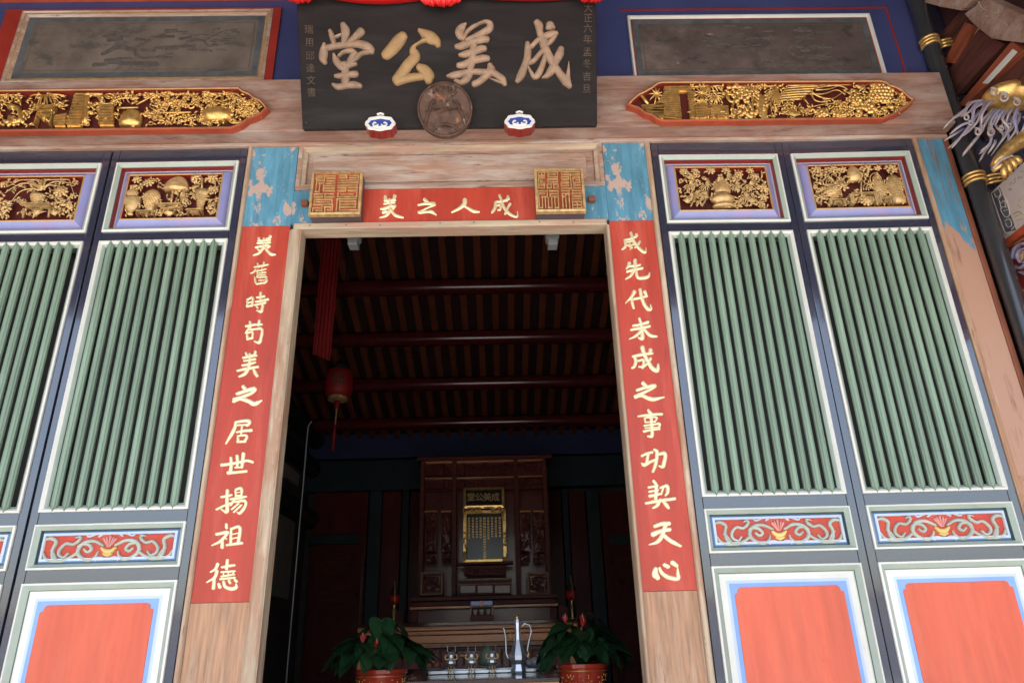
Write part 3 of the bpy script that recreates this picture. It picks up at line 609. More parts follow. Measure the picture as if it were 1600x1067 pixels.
c.bricks([(430,215),(570,200),(600,480),(250,480)],22,'tower_wall'); c.bricks([(415,115),(680,105),(700,205),(430,215)],5,'tower_parapet'); c.bricks([(660,210),(715,210),(730,470),(690,470)],18,'tower_wall'); c.bricks([(200,350),(420,335),(420,480),(320,480)],9,'tower_base')
c.bricks([(730,345),(860,330),(880,475),(740,475)],9,'low_wall'); c.bricks([(880,345),(1060,360),(1070,475),(890,475)],9,'low_wall')
c.spray(350,235,100,9,0,360,20,'leaf_star'); c.rod([(180,215),(265,335)],34,'scroll_roll'); c.lumps(265,180,26,20,5,18,'bud')
c.spray(880,100,150,9,180,360,22,'palm_crown'); c.spray(800,230,110,12,0,360,16,'leaf_star'); c.spray(930,250,100,9,180,360,18,'leaf_star')
c.lumps(1140,100,130,26,22,22,'cloud'); c.rod([(1000,240),(1150,235)],18,'horn'); c.rod([(1040,240),(1090,310),(1140,290)],34,'arm'); c.lumps(1150,260,50,70,12,26,'warrior'); c.lumps(1240,230,70,110,30,24,'warrior'); c.rod([(1120,310),(1090,400)],24,'leg'); c.lumps(1230,420,110,36,14,26,'horse'); c.lumps(1300,400,50,40,8,24,'horse')
for d_ in (-1,1):
    for j in range(7): c.rod([(1400+d_*(20+j*3),150+j*34),(1400+d_*(60+j*3),120+j*34),(1400+d_*(105-2*j),150+j*36),(1400+d_*(110-3*j),190+j*36)],20,'frond',w1=8)
c.vase(1430,470,260,130,EGG,ribs=8,name='trunk_bulb'); c.spray(1560,170,200,9,200,280,20,'frond_fan'); c.vines(700,1600,120,460,60,18,75)
c = Carv(1200,115,6.667,Yb,cpR,'gold',8,clip=clR)
for j in range(9):
    y_ = 80+j*27; c.rod([(640-j*38,y_-4),(450-j*30,y_+4),(250-j*20,y_+18),(200-j*14,y_+34)],30,'wing_feather',w1=16)
for q in ([(430,210),(520,270),(650,290),(770,220)],[(440,190),(600,160),(740,160),(820,200)],[(420,240),(560,240),(700,200),(790,250)],[(600,160),(760,120),(840,80)],[(360,290),(410,350)],[(430,230),(480,310),(600,330)],[(50,360),(120,310),(200,240),(330,200)],[(480,200),(620,190),(740,150)]): c.rod(q,24,'tail_feather',w1=8)
c.rod([(260,460),(400,390),(560,350),(770,335)],12,'fishing_rod')
c.spray(250,470,110,9,0,180,12,'grass_tuft'); c.spray(960,200,110,7,40,160,14,'frond_fan')
c.lumps(880,215,50,30,10,18,'head_dress'); c.lumps(930,310,90,60,22,24,'seated_figure'); c.lumps(1080,350,50,90,14,26,'seated_figure'); c.lumps(930,400,100,50,20,24,'robe'); c.lumps(620,430,150,40,26,24,'rocks'); c.lumps(900,455,260,22,30,18,'ground_line')
c.grid_lumps(1170,220,230,210,6,6,40,'scaled_rock'); c.grid_lumps(1420,240,140,150,6,6,20,'fruit_cluster'); c.lumps(1270,380,110,32,14,22,'rocks'); c.rod([(1160,335),(1420,325)],20,'branch')
c.vines(40,800,300,480,36,16,60); c.vines(800,1480,130,470,50,18,60)
# ================================================================ DOOR JAMBS with couplets
def jamb(label, xs, couplet, chars, side):
    # xs: outer bead x0,x1 / board / inner bead x0,x1 (left to right)
    t = thing('door_jamb', label, 'doorpost', (xs[0],0,.12), 'carved and lettered doorposts')
    a, b, c_, d = xs
    B(b,c_,.0,.072,.12,1.176).build('bare_board','wood',t,bevel=.002)
    B(b,c_,-.001,.072,1.177,2.978).build('couplet_board','red',t,bevel=.001)
    B(b,c_,-.002,.072,2.979,3.487).build('blue_board','blue_peel',t,bevel=.001)
    for x0, x1, inner in ((a,b,side=='R'),(c_,d,side=='L')):
        zt = 2.949 if inner else 3.486
        mb = MB(); n = 6; r = (x1-x0)/2
        sec = [(x0+.0005,.072),(x0+.0005,-.004)]+[((x0+x1)/2-r*.9*cos(pi*i/n), -.004-.012*sin(pi*i/n)) for i in range(n+1)]+[(x1-.0005,-.004),(x1-.0005,.072)]
        k = len(sec); mb.add([(x,y,.12) for x,y in sec]+[(x,y,zt) for x,y in sec],[(i,(i+1)%k,(i+1)%k+k,i+k) for i in range(k)]+[tuple(range(k-1,-1,-1)),tuple(range(k,2*k))])
        mb.build('bead','cream',t,smooth='auto')
    pl = lambda x,y,l: (lambda q: (q.x, -.001-l, q.z))(at(x,y,-.001))
    for nm_, (x0,y0,s), data in chars: 
        g = glyph('character',data,x0,y0,s,pl,.006,'gold_letter',t)
    return t
G1,G2,G3,G4 = (370,360,7.62),(350,490,7.11),(330,640,9.7),(310,750,5.93)
H1,H2,H3,H4 = (955,355,7.62),(970,485,7.11),(985,635,9.7),(995,740,5.93)
LCH = [('a',G1,'265,95,26 272,125,22/400,75,30 385,95,24 355,100,16/255,130,18 330,120,22 400,115,18/245,155,16 330,150,20 400,145,18/225,205,18 290,190,22 380,180,18/325,100,20 325,180,22 300,230,24 260,275,22 200,300,14/330,200,20 370,250,26 410,285,28 460,290,14/250,225,18 270,240,20/395,190,18 365,210,18'),
('b',G1,'250,400,20 262,440,18/325,385,20 315,430,18/210,440,14 290,425,18 375,410,15/225,470,16 200,500,14 165,515,10/250,470,13 245,540,15 240,560,14/230,490,12 300,475,14 350,460,13/255,515,11 350,500,12/255,540,11 345,530,12/250,565,11 360,555,13/300,450,12 305,560,12/215,560,16 225,620,20 240,640,18/350,570,20 360,600,19 330,630,16/240,640,18 330,625,16/280,580,11 290,610,12/260,600,9 340,595,9'),
('c',G1,'125,830,20 130,900,26/130,825,20 190,800,22 185,880,22 175,900,18/140,865,14 185,850,14/120,905,22 185,895,20/285,745,26 285,840,26/240,800,18 330,785,22/225,850,18 290,840,20 375,820,24/210,890,18 280,875,20 345,860,20/320,850,22 305,920,26 290,965,28 240,955,14/240,910,22 250,925,18'),
('d',G2,'290,95,24 295,150,22/395,80,24 380,130,22/245,140,20 330,125,22 425,120,16/280,160,22 250,205,20 240,220,12/280,180,18 350,172,18 410,165,24 425,190,24 415,260,26 390,320,28 340,310,14/255,215,18 262,285,24/265,215,16 320,205,18 315,270,22/262,280,20 315,272,20'),
('e',G2,'245,440,24 260,470,26/350,425,26 340,455,22 300,465,16/215,490,22 290,475,24 365,465,17/225,525,20 350,505,20/205,575,20 280,560,24 350,540,18/150,635,20 230,615,26 380,590,22/290,450,26 285,560,28 265,620,28 230,670,28 170,700,18/330,620,20 350,660,36 368,690,28'),
('f',G2,'215,810,34 235,835,34/145,890,26 220,865,30 330,830,32 345,850,26 290,890,26 200,925,26 110,950,28/105,975,26 180,945,30 270,970,36 340,1000,40 420,965,14'),
('g',G3,'370,190,32 470,170,36 570,170,42 585,200,36 540,240,32/400,235,22 560,225,26/375,190,36 360,270,40 310,370,40 225,515,22/470,250,26 460,330,30/390,340,28 500,320,32 610,310,40/405,400,24 410,480,34/405,400,24 500,385,28 545,405,32 510,480,34/400,485,32 520,482,30/460,330,26 455,390,26'),
('h',G3,'160,835,40 250,825,36 400,800,34 540,770,34 630,790,36/300,730,36 305,850,40 290,950,44/395,700,40 400,790,38 395,870,32/490,665,46 480,760,42 465,870,36/260,955,44 400,945,34 535,930,36/370,875,24 470,868,24'),
('i',G4,'270,95,26 265,180,26 265,290,28 215,270,12/215,155,20 270,145,22 310,135,16/170,270,18 240,235,18 315,205,13/345,95,17 350,145,18/350,85,20 400,75,22 400,140,20/355,115,10 395,110,10/345,145,15 400,140,15/300,175,18 370,165,22 445,150,16/335,180,18 300,230,18/340,200,18 430,190,24 435,240,22 385,305,22 360,295,10/375,215,15 310,270,15/400,230,15 330,295,15'),
('j',G4,'260,410,24 262,440,24/170,500,24 260,480,26 270,490,20 210,560,24 125,605,10/225,540,22 220,620,28/245,530,14 265,545,12/305,455,20 300,590,22/305,450,20 385,435,25 370,580,25/315,500,12 370,490,12/310,540,12 370,530,12/265,600,20 330,590,22 405,580,24'),
('k',G4,'180,775,26 160,820,22 115,850,14/175,840,24 150,900,22 80,945,12/150,900,24 140,1000,26/270,740,24 262,820,24/220,805,18 270,795,22 335,785,20/215,850,16 340,840,16/215,890,16 335,870,16/235,850,13 235,885,13/280,845,13 280,880,13/325,840,13 325,875,13/205,915,18 340,900,18/190,960,22 200,990,26/235,940,22 250,985,26 310,1005,28 350,990,26 352,960,14/285,930,20 295,950,20/340,920,22 355,935,24')]
RCH = [('a',H1,'235,70,26 255,130,26 290,200,28 340,260,28 395,300,26 410,290,20 412,250,8/300,90,30 290,120,22/160,155,22 230,140,24 310,105,18/165,160,26 170,220,26 150,250,26 125,268,12/190,180,14 260,165,14/225,190,14 205,220,14 250,250,14/260,190,14 235,250,15 225,270,10/185,220,12 270,215,12/340,175,24 310,220,22 280,245,16'),
('b',H1,'215,430,34 200,470,26 180,495,16/285,395,34 285,480,30 270,520,28/215,465,24 300,460,24 345,450,18/190,530,22 280,505,26 370,490,22/270,520,26 230,580,26 170,620,12/300,510,24 305,570,28 330,605,28 410,600,32 445,580,28 455,545,12'),
('c',H1,'275,770,36 240,830,28 170,905,12/245,850,26 255,920,28 268,965,22/345,745,30 360,830,30 395,920,32 440,975,32 475,975,24 465,925,12/275,855,24 350,840,24 425,820,22/400,770,32 415,800,24'),
('d',H2,'205,90,22 225,150,28 235,230,28 240,310,34 195,305,14/135,170,20 220,155,24 300,130,28/115,215,22 220,195,26 320,175,24/230,220,24 170,280,26 95,318,12/260,210,22 310,265,28 350,285,28 400,290,16'),
('e',H2,'240,410,40 260,480,34 300,560,34 350,640,36 405,665,36 415,600,20/330,440,36 320,470,28/135,510,26 230,490,28 350,475,22/155,510,30 165,570,30 150,620,30 120,640,18/190,560,20 250,550,24 245,620,26 200,625,16/330,535,28 290,590,24 240,640,18'),
('f',H2,'245,805,34 280,840,34/180,885,26 270,855,28 370,835,34 370,850,26 300,890,24 200,935,28 155,955,26/160,965,26 230,945,28 310,975,34 370,985,34 478,962,14'),
('g',H3,'270,55,30 300,100,44/115,150,24 250,130,34 400,115,34 475,115,34/215,170,24 225,240,26/215,170,22 370,160,26 400,180,26 370,230,26/220,240,20 370,230,20/210,290,24 350,272,26 440,260,32 430,330,32/220,325,18 430,315,20/205,375,36 300,355,28 440,340,28/310,100,40 320,250,38 330,400,42 320,450,42 260,450,24'),
('h',H3,'170,745,34 250,710,36 330,690,34/270,720,36 250,830,40/170,860,24 210,880,50 290,840,40 380,800,26/360,650,30 400,680,46 400,760,44 380,880,44 340,985,34/400,730,30 500,705,46 530,740,44 510,850,48 490,910,44 430,900,20'),
('i',H4,'155,65,22 180,110,26 175,230,26/110,125,20 190,110,20/115,165,18 195,150,18/120,205,26 215,185,20/215,130,17 280,110,26 285,170,26 265,200,16/245,125,17 225,190,17/85,272,22 200,250,25 350,230,25/215,240,24 190,290,26 150,315,18/240,250,18 275,290,28 295,318,20'),
('j',H4,'165,485,26 240,460,30 300,460,30/150,560,38 220,530,28 305,515,28/265,480,30 235,570,30 190,630,28 115,655,12/245,565,28 300,610,30 350,640,30 405,668,20'),
('k',H4,'175,880,34 170,930,46 195,965,34/210,870,18 235,920,28 300,960,32 380,970,30 380,920,24 375,860,10/255,840,28 290,860,30/330,820,36 370,850,28')]
JL = jamb('timber doorpost left of the doorway with a red couplet board of eleven gold characters', (-1.064,-1.040,-.802,-.742), None, LCH, 'L')
JR = jamb('timber doorpost right of the doorway with a red couplet board of eleven gold characters', (.785,.804,1.030,1.058), None, RCH, 'R')
# outer posts
t = thing('corner_post', 'peeling blue post between the far right door leaf and the dark pole', 'doorpost', (2.47,0,.12))
B(2.500,2.640,-.001,.10,1.62,3.487).build('blue_board','blue_peel2',t,bevel=.002)
B(2.500,2.640,-.001,.10,.12,1.619).build('bare_board','wood',t)
B(2.471,2.499,-.012,.10,.12,3.486).build('bead','wood',t,bevel=.008)
B(2.641,2.668,-.006,.10,.12,3.9).build('brown_edge','edge_brown',t,bevel=.004)
t = thing('corner_post', 'timber post beyond the door leaf at the left edge', 'doorpost', (-2.75,0,.12))
B(-2.75,-2.49,-.002,.10,.12,3.487).build('post_board','wood',t,bevel=.003)
struct(B(-5.2,-2.755,-.01,.14,0,5.4).build('side_wall','brick_floor'))
struct(B(2.745,5.2,.012,.14,0,5.4).build('side_wall','navy'))
for x in (-5.3,5.2): struct(B(x,x+.1,-3.0,.14,0,4.95).build('light_shaping_end_wall','lac'))  # unseen walls added to close the porch ends, kept dark to shape the light
# ================================================================ LINTEL, TRANSOM
t = lint = thing('lintel', 'red lintel board over the doorway with four gold characters between two seals', 'lintel', (0,0,2.91))
B(-.782,.790,-.014,.072,2.950,2.985).build('upper_strip','cream_h',t,bevel=.004)
B(-.60,.60,-.002,.072,2.987,3.190).build('red_board','red',t,bevel=.001)
for x0,x1 in ((-.801,-.601),(.601,.803)): B(x0,x1,-.001,.072,2.987,3.190).build('blue_end','blue_peel',t)
pl = lambda x,y,l: (lambda q: (q.x, -.002-l, q.z))(at(x,y,-.002))
for data in ('240,215,22 245,245,24/325,210,24 315,240,18 290,250,16/235,255,14 280,250,17 330,245,15/230,280,13 280,272,14 325,268,13/200,325,12 230,322,20 280,305,18 330,298,16/220,355,20 250,345,22/280,240,16 285,300,20 275,350,20 245,385,18 190,405,6/285,330,16 310,360,20 340,385,22 400,403,12/330,300,14 310,325,14',
  '590,240,24 615,262,26/535,290,14 600,278,18 670,278,26 680,290,18/675,290,16 620,315,12 560,345,14 540,355,20/550,358,18 620,350,16 660,352,24 695,378,10',
  '950,245,30 945,280,28 900,320,20 835,355,12/935,290,16 980,318,18 1030,345,22 1078,352,12',
  '1260,205,18 1275,240,18 1300,310,20 1340,360,22 1400,395,16 1420,385,14 1420,350,8/1335,215,20 1325,250,18/1230,262,16 1290,255,18 1345,235,16/1225,265,20 1220,310,22 1200,345,20 1190,360,12/1240,295,14 1270,290,16 1265,330,16 1245,335,10/1355,280,18 1330,320,18 1310,370,16'):
    glyph('character',data,560,270,5.714,pl,.006,'gold_letter',t)
for x,z in ((-.70,2.97),(-.35,2.965),(-.05,2.972),(.12,2.973),(.45,2.97),(.62,2.965),(-.52,2.968)): MB().blob((x,-.0145,z),(.0038,.0012,.0038),8,5).build('nail','seal_side',t)
t = thing('transom_panel', 'faded pink timber panel in a stepped frame above the red lintel', 'panel', (0,.03,3.19))
MB().ring(-.800,.803,3.193,3.484,[(0,.0,0),(.004,-.012,0),(.022,-.008,1),(.028,.004,1),(.045,.012,0),(.050,.03,0),(.06,.03,0)]).build('panel_frame',['wood_h','cream_h'],t)
mb = MB(); 
def rrect(x0,x1,z0,z1,r,n=5): return [(cx+r*cos(a),cz+r*sin(a)) for cx,cz,a0 in ((x1-r,z1-r,0),(x0+r,z1-r,pi/2),(x0+r,z0+r,pi),(x1-r,z0+r,1.5*pi)) for a in [a0+pi/2*i/n for i in range(n+1)]]
mb.prism(rrect(-.725,.716,3.255,3.425,.03),.020,.05); mb.build('raised_field','wood_h',t,bevel=.004)
B(-.775,.78,.031,.06,3.21,3.465).build('back_field','wood_h',t)
# ================================================================ SEALS
def seal(label, x0, x1, z0, z1, ox, oy, s, segs, w_, boxes=()):
    t = thing('seal_block', label, 'carved seal', (x0,-.04,z0), 'square seals on the door lintel')
    B(x0+.003,x1-.003,-.070,-.004,z0+.003,z1-.003).build('block','seal_side',t)
    MB().ring(x0,x1,z0,z1,[(0,-.060,0),(0,-.082,0),(.012,-.084,0),(.013,-.0705,1)]).build('rim',['gold_pale','gold_pale'],t)
    B(x0+.012,x1-.012,-.0715,-.0702,z0+.012,z1-.012).build('red_ground','orange_red',t)
    mb = MB(); pts = []; i_ = 0
    for a,b,c_,d in segs:
        i_ += 1; hw = w_/2
        A = at(ox+(min(a,c_)-hw)/s, oy+(max(b,d)+hw)/s, -.08); C_ = at(ox+(max(a,c_)+hw)/s, oy+(min(b,d)-hw)/s, -.08)
        # keep bars square to the block
        if b == d: A2 = at(ox+(min(a,c_)-hw)/s, oy+b/s, -.08); C2 = at(ox+(max(a,c_)+hw)/s, oy+b/s, -.08); xa, xb = A2.x, C2.x; zc = (A2.z+C2.z)/2; za, zb = zc-w_/s/640, zc+w_/s/640
        else: xa, xb, za, zb = (A.x+C_.x)/2-w_/s/640, (A.x+C_.x)/2+w_/s/640, A.z, C_.z
        xa, xb = max(xa,x0+.014), min(xb,x1-.014); za, zb = max(za,z0+.014), min(zb,z1-.014)
        mb.box(xa,xb,-.080-.00012*(i_%37),-.071,za,zb)
    mb.build('seal_script','gold_pale',t)
    return t
def HV(s): 
    o = []
    for q in s.split():
        k, a, b, c_ = q[0], *[float(v) for v in q[1:].split(',')]
        o.append((a,c_,b,c_) if k == 'h' else (c_,a,c_,b))
    return o
seal('gilded square maze seal at the left end of the lintel', -.692,-.438,2.984,3.244, 470,255,10.67,
 HV('h255,570,215 h250,360,252 h430,570,252 v215,300,395 h260,380,288 v288,475,257 h430,570,300 h300,380,330 v330,475,312 h420,570,340 h375,560,378 h375,560,420 h375,560,462 v345,465,380 h235,300,475 '
    'h640,770,205 h640,770,245 v205,245,760 h815,965,210 h815,965,250 v210,250,960 h635,960,290 h630,955,328 h620,950,375 h620,760,412 h800,945,412 h615,745,460 h790,940,460 v412,460,750 v375,460,940 '
    'h220,365,520 h395,550,520 h220,365,568 h395,550,568 v520,568,355 v520,568,405 h225,515,606 v606,650,225 h255,480,645 v606,660,520 h210,530,688 h200,350,745 v745,800,200 h250,350,790 v700,790,350 h390,510,730 v730,800,400 v730,780,500 h440,500,780 v690,800,525 '
    'v500,560,620 h665,870,520 v500,560,935 h615,935,560 h600,925,600 v600,800,600 h650,910,640 v640,790,650 h655,900,690 h655,900,735 h650,930,785 v640,735,915'), 17)
seal('gilded square maze seal at the right end of the lintel', .431,.679,2.982,3.241, 820,255,11.23,
 HV('v150,440,242 h242,350,158 h242,350,215 v158,215,350 h262,350,250 v250,340,270 h270,350,340 v300,320,300 h242,350,375 h242,345,435 v375,435,345 v160,210,295 '
    'h400,575,158 v158,200,575 h400,545,200 v200,250,412 h440,575,245 h400,575,285 h400,575,335 v285,335,405 v285,335,570 h395,465,375 h395,465,435 v375,435,392 v375,435,462 h505,580,375 h505,580,435 v375,435,505 v375,435,582 '
    'h635,960,160 h640,960,205 v200,450,808 h640,760,250 h650,770,290 v250,290,770 h640,775,345 v345,400,640 h650,775,392 h645,975,438 h845,965,248 v248,420,850 h900,965,290 v250,340,965 h880,965,338 v338,400,880 h880,970,385 '
    'h240,400,490 v490,590,395 h245,350,530 v530,790,250 h295,395,590 v600,790,310 v610,790,362 h250,310,785 '
    'h435,590,490 v490,790,588 h450,560,540 h435,560,588 v540,588,445 v610,790,415 v600,780,475 v600,780,530 h415,475,785 h530,588,785 '
    'h645,780,490 h650,780,540 v540,790,665 v560,790,722 v540,790,780 h665,700,590 '
    'v485,540,840 h840,990,490 h830,990,535 h835,990,580 h830,1000,625 h840,1000,672 h840,1000,730 h840,1005,788 v672,788,840 v672,788,920 v672,788,1000'), 17)
# little timber pegs beside the seals
for x, lb in ((-.735,'small rust brown peg left of the left seal'),(.722,'small rust brown peg right of the right seal')): tag(B(x-.018,x+.018,-.03,-.002,3.085,3.115).build('wedge','edge_brown',ori=(x,0,3.085),bevel=.004), lb, 'peg')
# ================================================================ NAME BOARD
pb0 = at(472.5,203.8,-.18); pt0 = at(463.5,3,-.45)
pb1 = at(933.8,195.3,-.18); pt1 = at(931.5,0,-.45)
zb = (pb0.z+pb1.z)/2; zt = (pt0.z+pt1.z)/2; up = Vector((0,-.27,zt-zb)).normalized(); nrm = Vector((0,up.z,-up.y))*-1
x0b, x1b = (pb0.x+pt0.x)/2, (pb1.x+pt1.x)/2
P0 = Vector((0,-.18,zb)); HB = .86
t = board = thing('name_board', 'black hanging name board with four large raised gilt characters', 'signboard', ((x0b+x1b)/2,-.18,zb))
def onb(x, h, l): p = P0 + up*h + nrm*l; return (x, p.y, p.z)
mb = MB(); q = [onb(x,h,l) for l in (0,-.04) for x,h in ((x0b,0),(x1b,0),(x1b,HB),(x0b,HB))]
mb.add(q,[(0,1,2,3),(4,7,6,5),(0,4,5,1),(1,5,6,2),(2,6,7,3),(3,7,4,0)]); mb.build('board','black',t,bevel=.004)
def plb(x,y,l): q = atp(x,y,P0,nrm)+nrm*l; return tuple(q)
BIG = [((480,20,7.62),'ochre','275,225,50 300,300,65 320,370,50/330,300,35 400,270,30/430,150,70 455,220,100 450,300,80 430,400,60/640,230,95 580,290,80 500,360,60/205,380,40 200,450,90 190,540,95 215,600,55/250,420,70 350,400,70 470,385,75 600,375,85 700,400,100 760,450,90 775,480,50/740,470,55 650,490,50 590,540,55 540,590,50/320,500,30 345,570,80 390,640,70 430,680,50/380,520,35 440,470,45 530,460,60 580,490,50/560,500,70 520,580,90 500,640,60/420,620,70 500,620,75 580,615,45/455,640,80 455,740,90 455,840,90 455,880,60/340,760,45 400,755,65 500,740,70 580,735,75/310,860,35 370,885,70 470,870,70 560,860,80 630,875,60'),
 ((580,30,8.21),'ochre2','405,225,120 360,275,150 280,375,150 195,460,130/620,150,50 680,190,110 760,240,150 830,290,120 860,340,70/690,270,70 620,310,40 560,350,45 540,400,90 560,490,130 470,590,130 400,700,140 340,780,140/340,790,130 430,770,110 540,750,100 650,740,90/620,620,90 680,660,140 730,740,150 740,800,90'),
 ((690,20,8.21),'ochre','310,150,30 265,190,90 230,250,110 260,320,90 280,350,40/290,330,40 330,250,50 400,190,50 500,140,40 570,120,50 620,150,80 610,210,90 530,260,80 430,310,70 330,360,70/190,440,60 260,430,90 380,380,90 500,350,90 580,345,80/230,550,40 290,540,80 400,510,90 500,470,90 550,465,70/220,680,70 290,670,90 400,620,90 520,590,90 590,590,70/410,380,80 405,500,90 390,620,90 370,720,80 350,800,80/80,820,40 150,810,90 280,780,80 400,760,70 560,770,80/350,800,90 310,860,90 250,900,70 180,880,50/620,680,70 630,740,110 560,820,90 480,890,80 420,920,80/640,760,90 720,810,80 780,860,90 810,920,60/620,850,14 700,880,25 780,910,30'),
 ((790,20,8.21),'ochre','540,200,60 570,170,110 620,200,40/400,130,80 430,170,100 440,260,80 480,350,110 500,440,100 550,550,100 620,670,90 700,790,90 780,890,110 820,950,60/820,940,60 800,840,60 805,740,40 808,640,10/330,440,60 400,370,60 500,310,80 600,280,90 650,270,60/640,310,40 590,360,60 540,410,50/280,400,60 285,480,85 275,600,90 240,700,90 190,820,95 150,880,60/310,640,70 360,620,60 430,540,60 500,470,60/510,560,60 470,680,70 420,790,80 370,830,60 320,760,40 290,700,30/710,470,80 690,540,100 630,650,90 590,740,100 530,810,70 470,840,20')]
for (x0,y0,s), mt_, data in BIG: glyph('character',data,x0,y0,s,plb,.016,mt_,t,1.10)
def text(name, body, size, mtx, mt_, parent, ext=.001, bold=.0):
    cu = bpy.data.curves.new(name,'FONT'); cu.body = body; cu.size = size; cu.extrude = ext; cu.align_x = 'CENTER'; cu.align_y = 'CENTER'; cu.offset = bold
    tmp = bpy.data.objects.new('tmp',cu); col.objects.link(tmp); bpy.context.view_layer.update()
    me = bpy.data.meshes.new_from_object(tmp.evaluated_get(bpy.context.evaluated_depsgraph_get())); bpy.data.objects.remove(tmp)
    me.transform(Matrix.Translation(-Vector(parent['_o'])) @ mtx); me.materials.clear(); me.materials.append(M[mt_])
    o = bpy.data.objects.new(name,me); col.objects.link(o); o.parent = parent; o['_o'] = parent['_o']; return o
def frame(pos, u, v, tilt=0): 
    n_ = u.cross(v); m_ = Matrix((u,v,n_)).transposed().to_4x4(); m_.translation = pos; return m_
for px, ys, txt in ((483,[48,68,89,108,127,146],'瑞用邱逢文書'),(919,[14,30,46,63,83,101,121,140],'大正六年孟冬吉旦')):
    for y, ch in zip(ys, txt): text('inscription',ch,.046,frame(Vector(plb(px-(y-14)*.02 if px > 800 else px+(y-48)*.04,y,.002)),Vector((1,0,0)),up),'faint_gilt',t,.0006,0)
for px,py in ((474,197),(932,187)): mb = MB(); mb.blob(plb(px+5,py-4,.003),.006,6,4); mb.build('nail','old_wood',t)
# round boss, lying against the tilted board
t = thing('round_boss', 'worn round carved wooden boss at the foot of the name board', 'boss', tuple(atp(695,171,P0,nrm)))
pb_ = P0+nrm*.05; cb = atp(695,171,pb_,nrm); R = .5*(atp(738.5,171,pb_,nrm)-atp(651.5,171,pb_,nrm)).length; Rv = .5*(atp(695,127.5,pb_,nrm)-atp(695,214.5,pb_,nrm)).length
def bp(x,z,l): return tuple(cb+Vector((x,0,0))+up*(z*Rv/R)+nrm*l)
mb = MB(); N_ = 40; prof = [(.98,-.05),(1,-.045),(1,-.006),(.985,.003),(.94,.006),(.905,-.002)]; vs = []
for r_, y_ in prof:
    for j in range(N_): th = 2*pi*j/N_; vs.append(bp(R*r_*cos(th),R*r_*sin(th),y_))
mb.add(vs,[(i*N_+j,i*N_+(j+1)%N_,(i+1)*N_+(j+1)%N_,(i+1)*N_+j) for i in range(5) for j in range(N_)]+[tuple(range(N_-1,-1,-1))])
mb.build('boss_body','old_wood',t,smooth='auto')
mb = MB(); rings = 14; vs = []; rnd = random.Random(4)
for i in range(rings+1):
    for j in range(N_):
        th = 2*pi*j/N_; r_ = R*.91*i/rings; x, z = r_*cos(th), r_*sin(th); nx, nz = x/R, z/R
        hgt = .012*math.exp(-((nx/.22)**2+((nz-.45)/.3)**2)) - .020*(math.exp(-(((abs(nx)-.34)/.2)**2+((nz-.10)/.10)**2))) + .014*math.exp(-((nx/.25)**2+((nz+.15)/.15)**2)) - .012*math.exp(-(((abs(nx)-.35)/.25)**2+((nz+.45)/.14)**2)) - .010*math.exp(-((nx/.3)**2+((nz+.55)/.08)**2)) + .002*sin(nx*23+nz*9)+.002*sin(nz*31-nx*12) + rnd.uniform(-.0018,.0018)
        vs.append(bp(x,z,hgt))
mb.add(vs,[(i*N_+j,(i+1)*N_+j,(i+1)*N_+(j+1)%N_,i*N_+(j+1)%N_) for i in range(rings) for j in range(N_)])
for s_ in (1,-1):
    for k in range(3): mb.tube([bp(s_*R*(.12+.22*k+.25*f)*cos(.3*f), R*(.30-.32*k+.30*sin(2.6*f+k)), .006) for f in np.linspace(0,1,8)],[.008-.0006*i for i in range(8)],5)
    mb.tube([bp(s_*R*(.06+.05*i),R*(.25+.075*i),.006) for i in range(8)],.005,5); mb.tube([bp(s_*R*.1*i,-R*(.55+.01*i*i),.004) for i in range(6)],.006,5)
for k in range(9): an = pi*(.14+.09*k); mb.tube([bp(R*.2*cos(an),R*(.42+.05*sin(an)),.008),bp(R*.5*cos(an),R*(.42+.40*sin(an)),.004)],.0045,5)
mb.build('carved_face','old_wood',t,smooth=True)
# cloud pins
def cloud_pin(px, py, label):
    c_ = at(px,py,-.275); t = thing('cloud_pin', label, 'bracket pin', tuple(c_), 'cloud shaped pins under the name board')
    k = .47*(at(px+26,py,-.275)-at(px-26,py,-.275)).length
    shp = []
    for i in range(48):
        th = 2*pi*i/48; r_ = 1+.045*cos(8*th); shp.append((c_.x+k*r_*math.copysign(abs(cos(th))**.9,cos(th))*.95, c_.z+k*.58*r_*math.copysign(abs(sin(th))**.8,sin(th))))
    MB().prism(shp,-.272,-.215).build('pin_body','maroon',t,bevel=.002)
    i1 = inset(shp,.012 if False else .014); n = len(shp); mb = MB()
    a = [(x,-.2725,z) for x,z in shp]; b = [(x,-.281,z) for x,z in inset(shp,.004)]; d = [(x,-.281,z) for x,z in i1]; e = [(x,-.2745,z) for x,z in inset(shp,.017)]
    for A_,B_ in ((a,b),(b,d),(d,e)): mb.add(A_+B_,[(i,(i+1)%n,(i+1)%n+n,i+n) for i in range(n)])
    for s_ in (1,-1): mb.tube([(c_.x+s_*k*(.30+(.20*(1-f*.6))*cos(3.4+5.2*f)), -.281, c_.z-k*.12+k*.20*(1-f*.6)*sin(3.4+5.2*f)) for f in np.linspace(0,1,14)],.0045,6)
    mb.tube([(c_.x-k*.35,-.280,c_.z-k*.30),(c_.x,-.280,c_.z-k*.36),(c_.x+k*.35,-.280,c_.z-k*.30)],.005,6)
    mb.tube([(c_.x-k*.22,-.280,c_.z+k*.66),(c_.x,-.280,c_.z+k*.74),(c_.x+k*.22,-.280,c_.z+k*.66)],.005,6)
    mb.build('white_cloud_line','enamel',t,smooth='auto')
    MB().add([(x,-.2738,z) for x,z in inset(shp,.015)],[tuple(range(n))]) or None
    m2 = MB(); m2.add([(x,-.2738,z) for x,z in inset(shp,.015)],[tuple(range(n))]); m2.build('blue_field','cobalt',t)
cloud_pin(594,193,'blue and white cloud topped red pin left of the round boss')
cloud_pin(812,190,'blue and white cloud topped red pin right of the round boss')
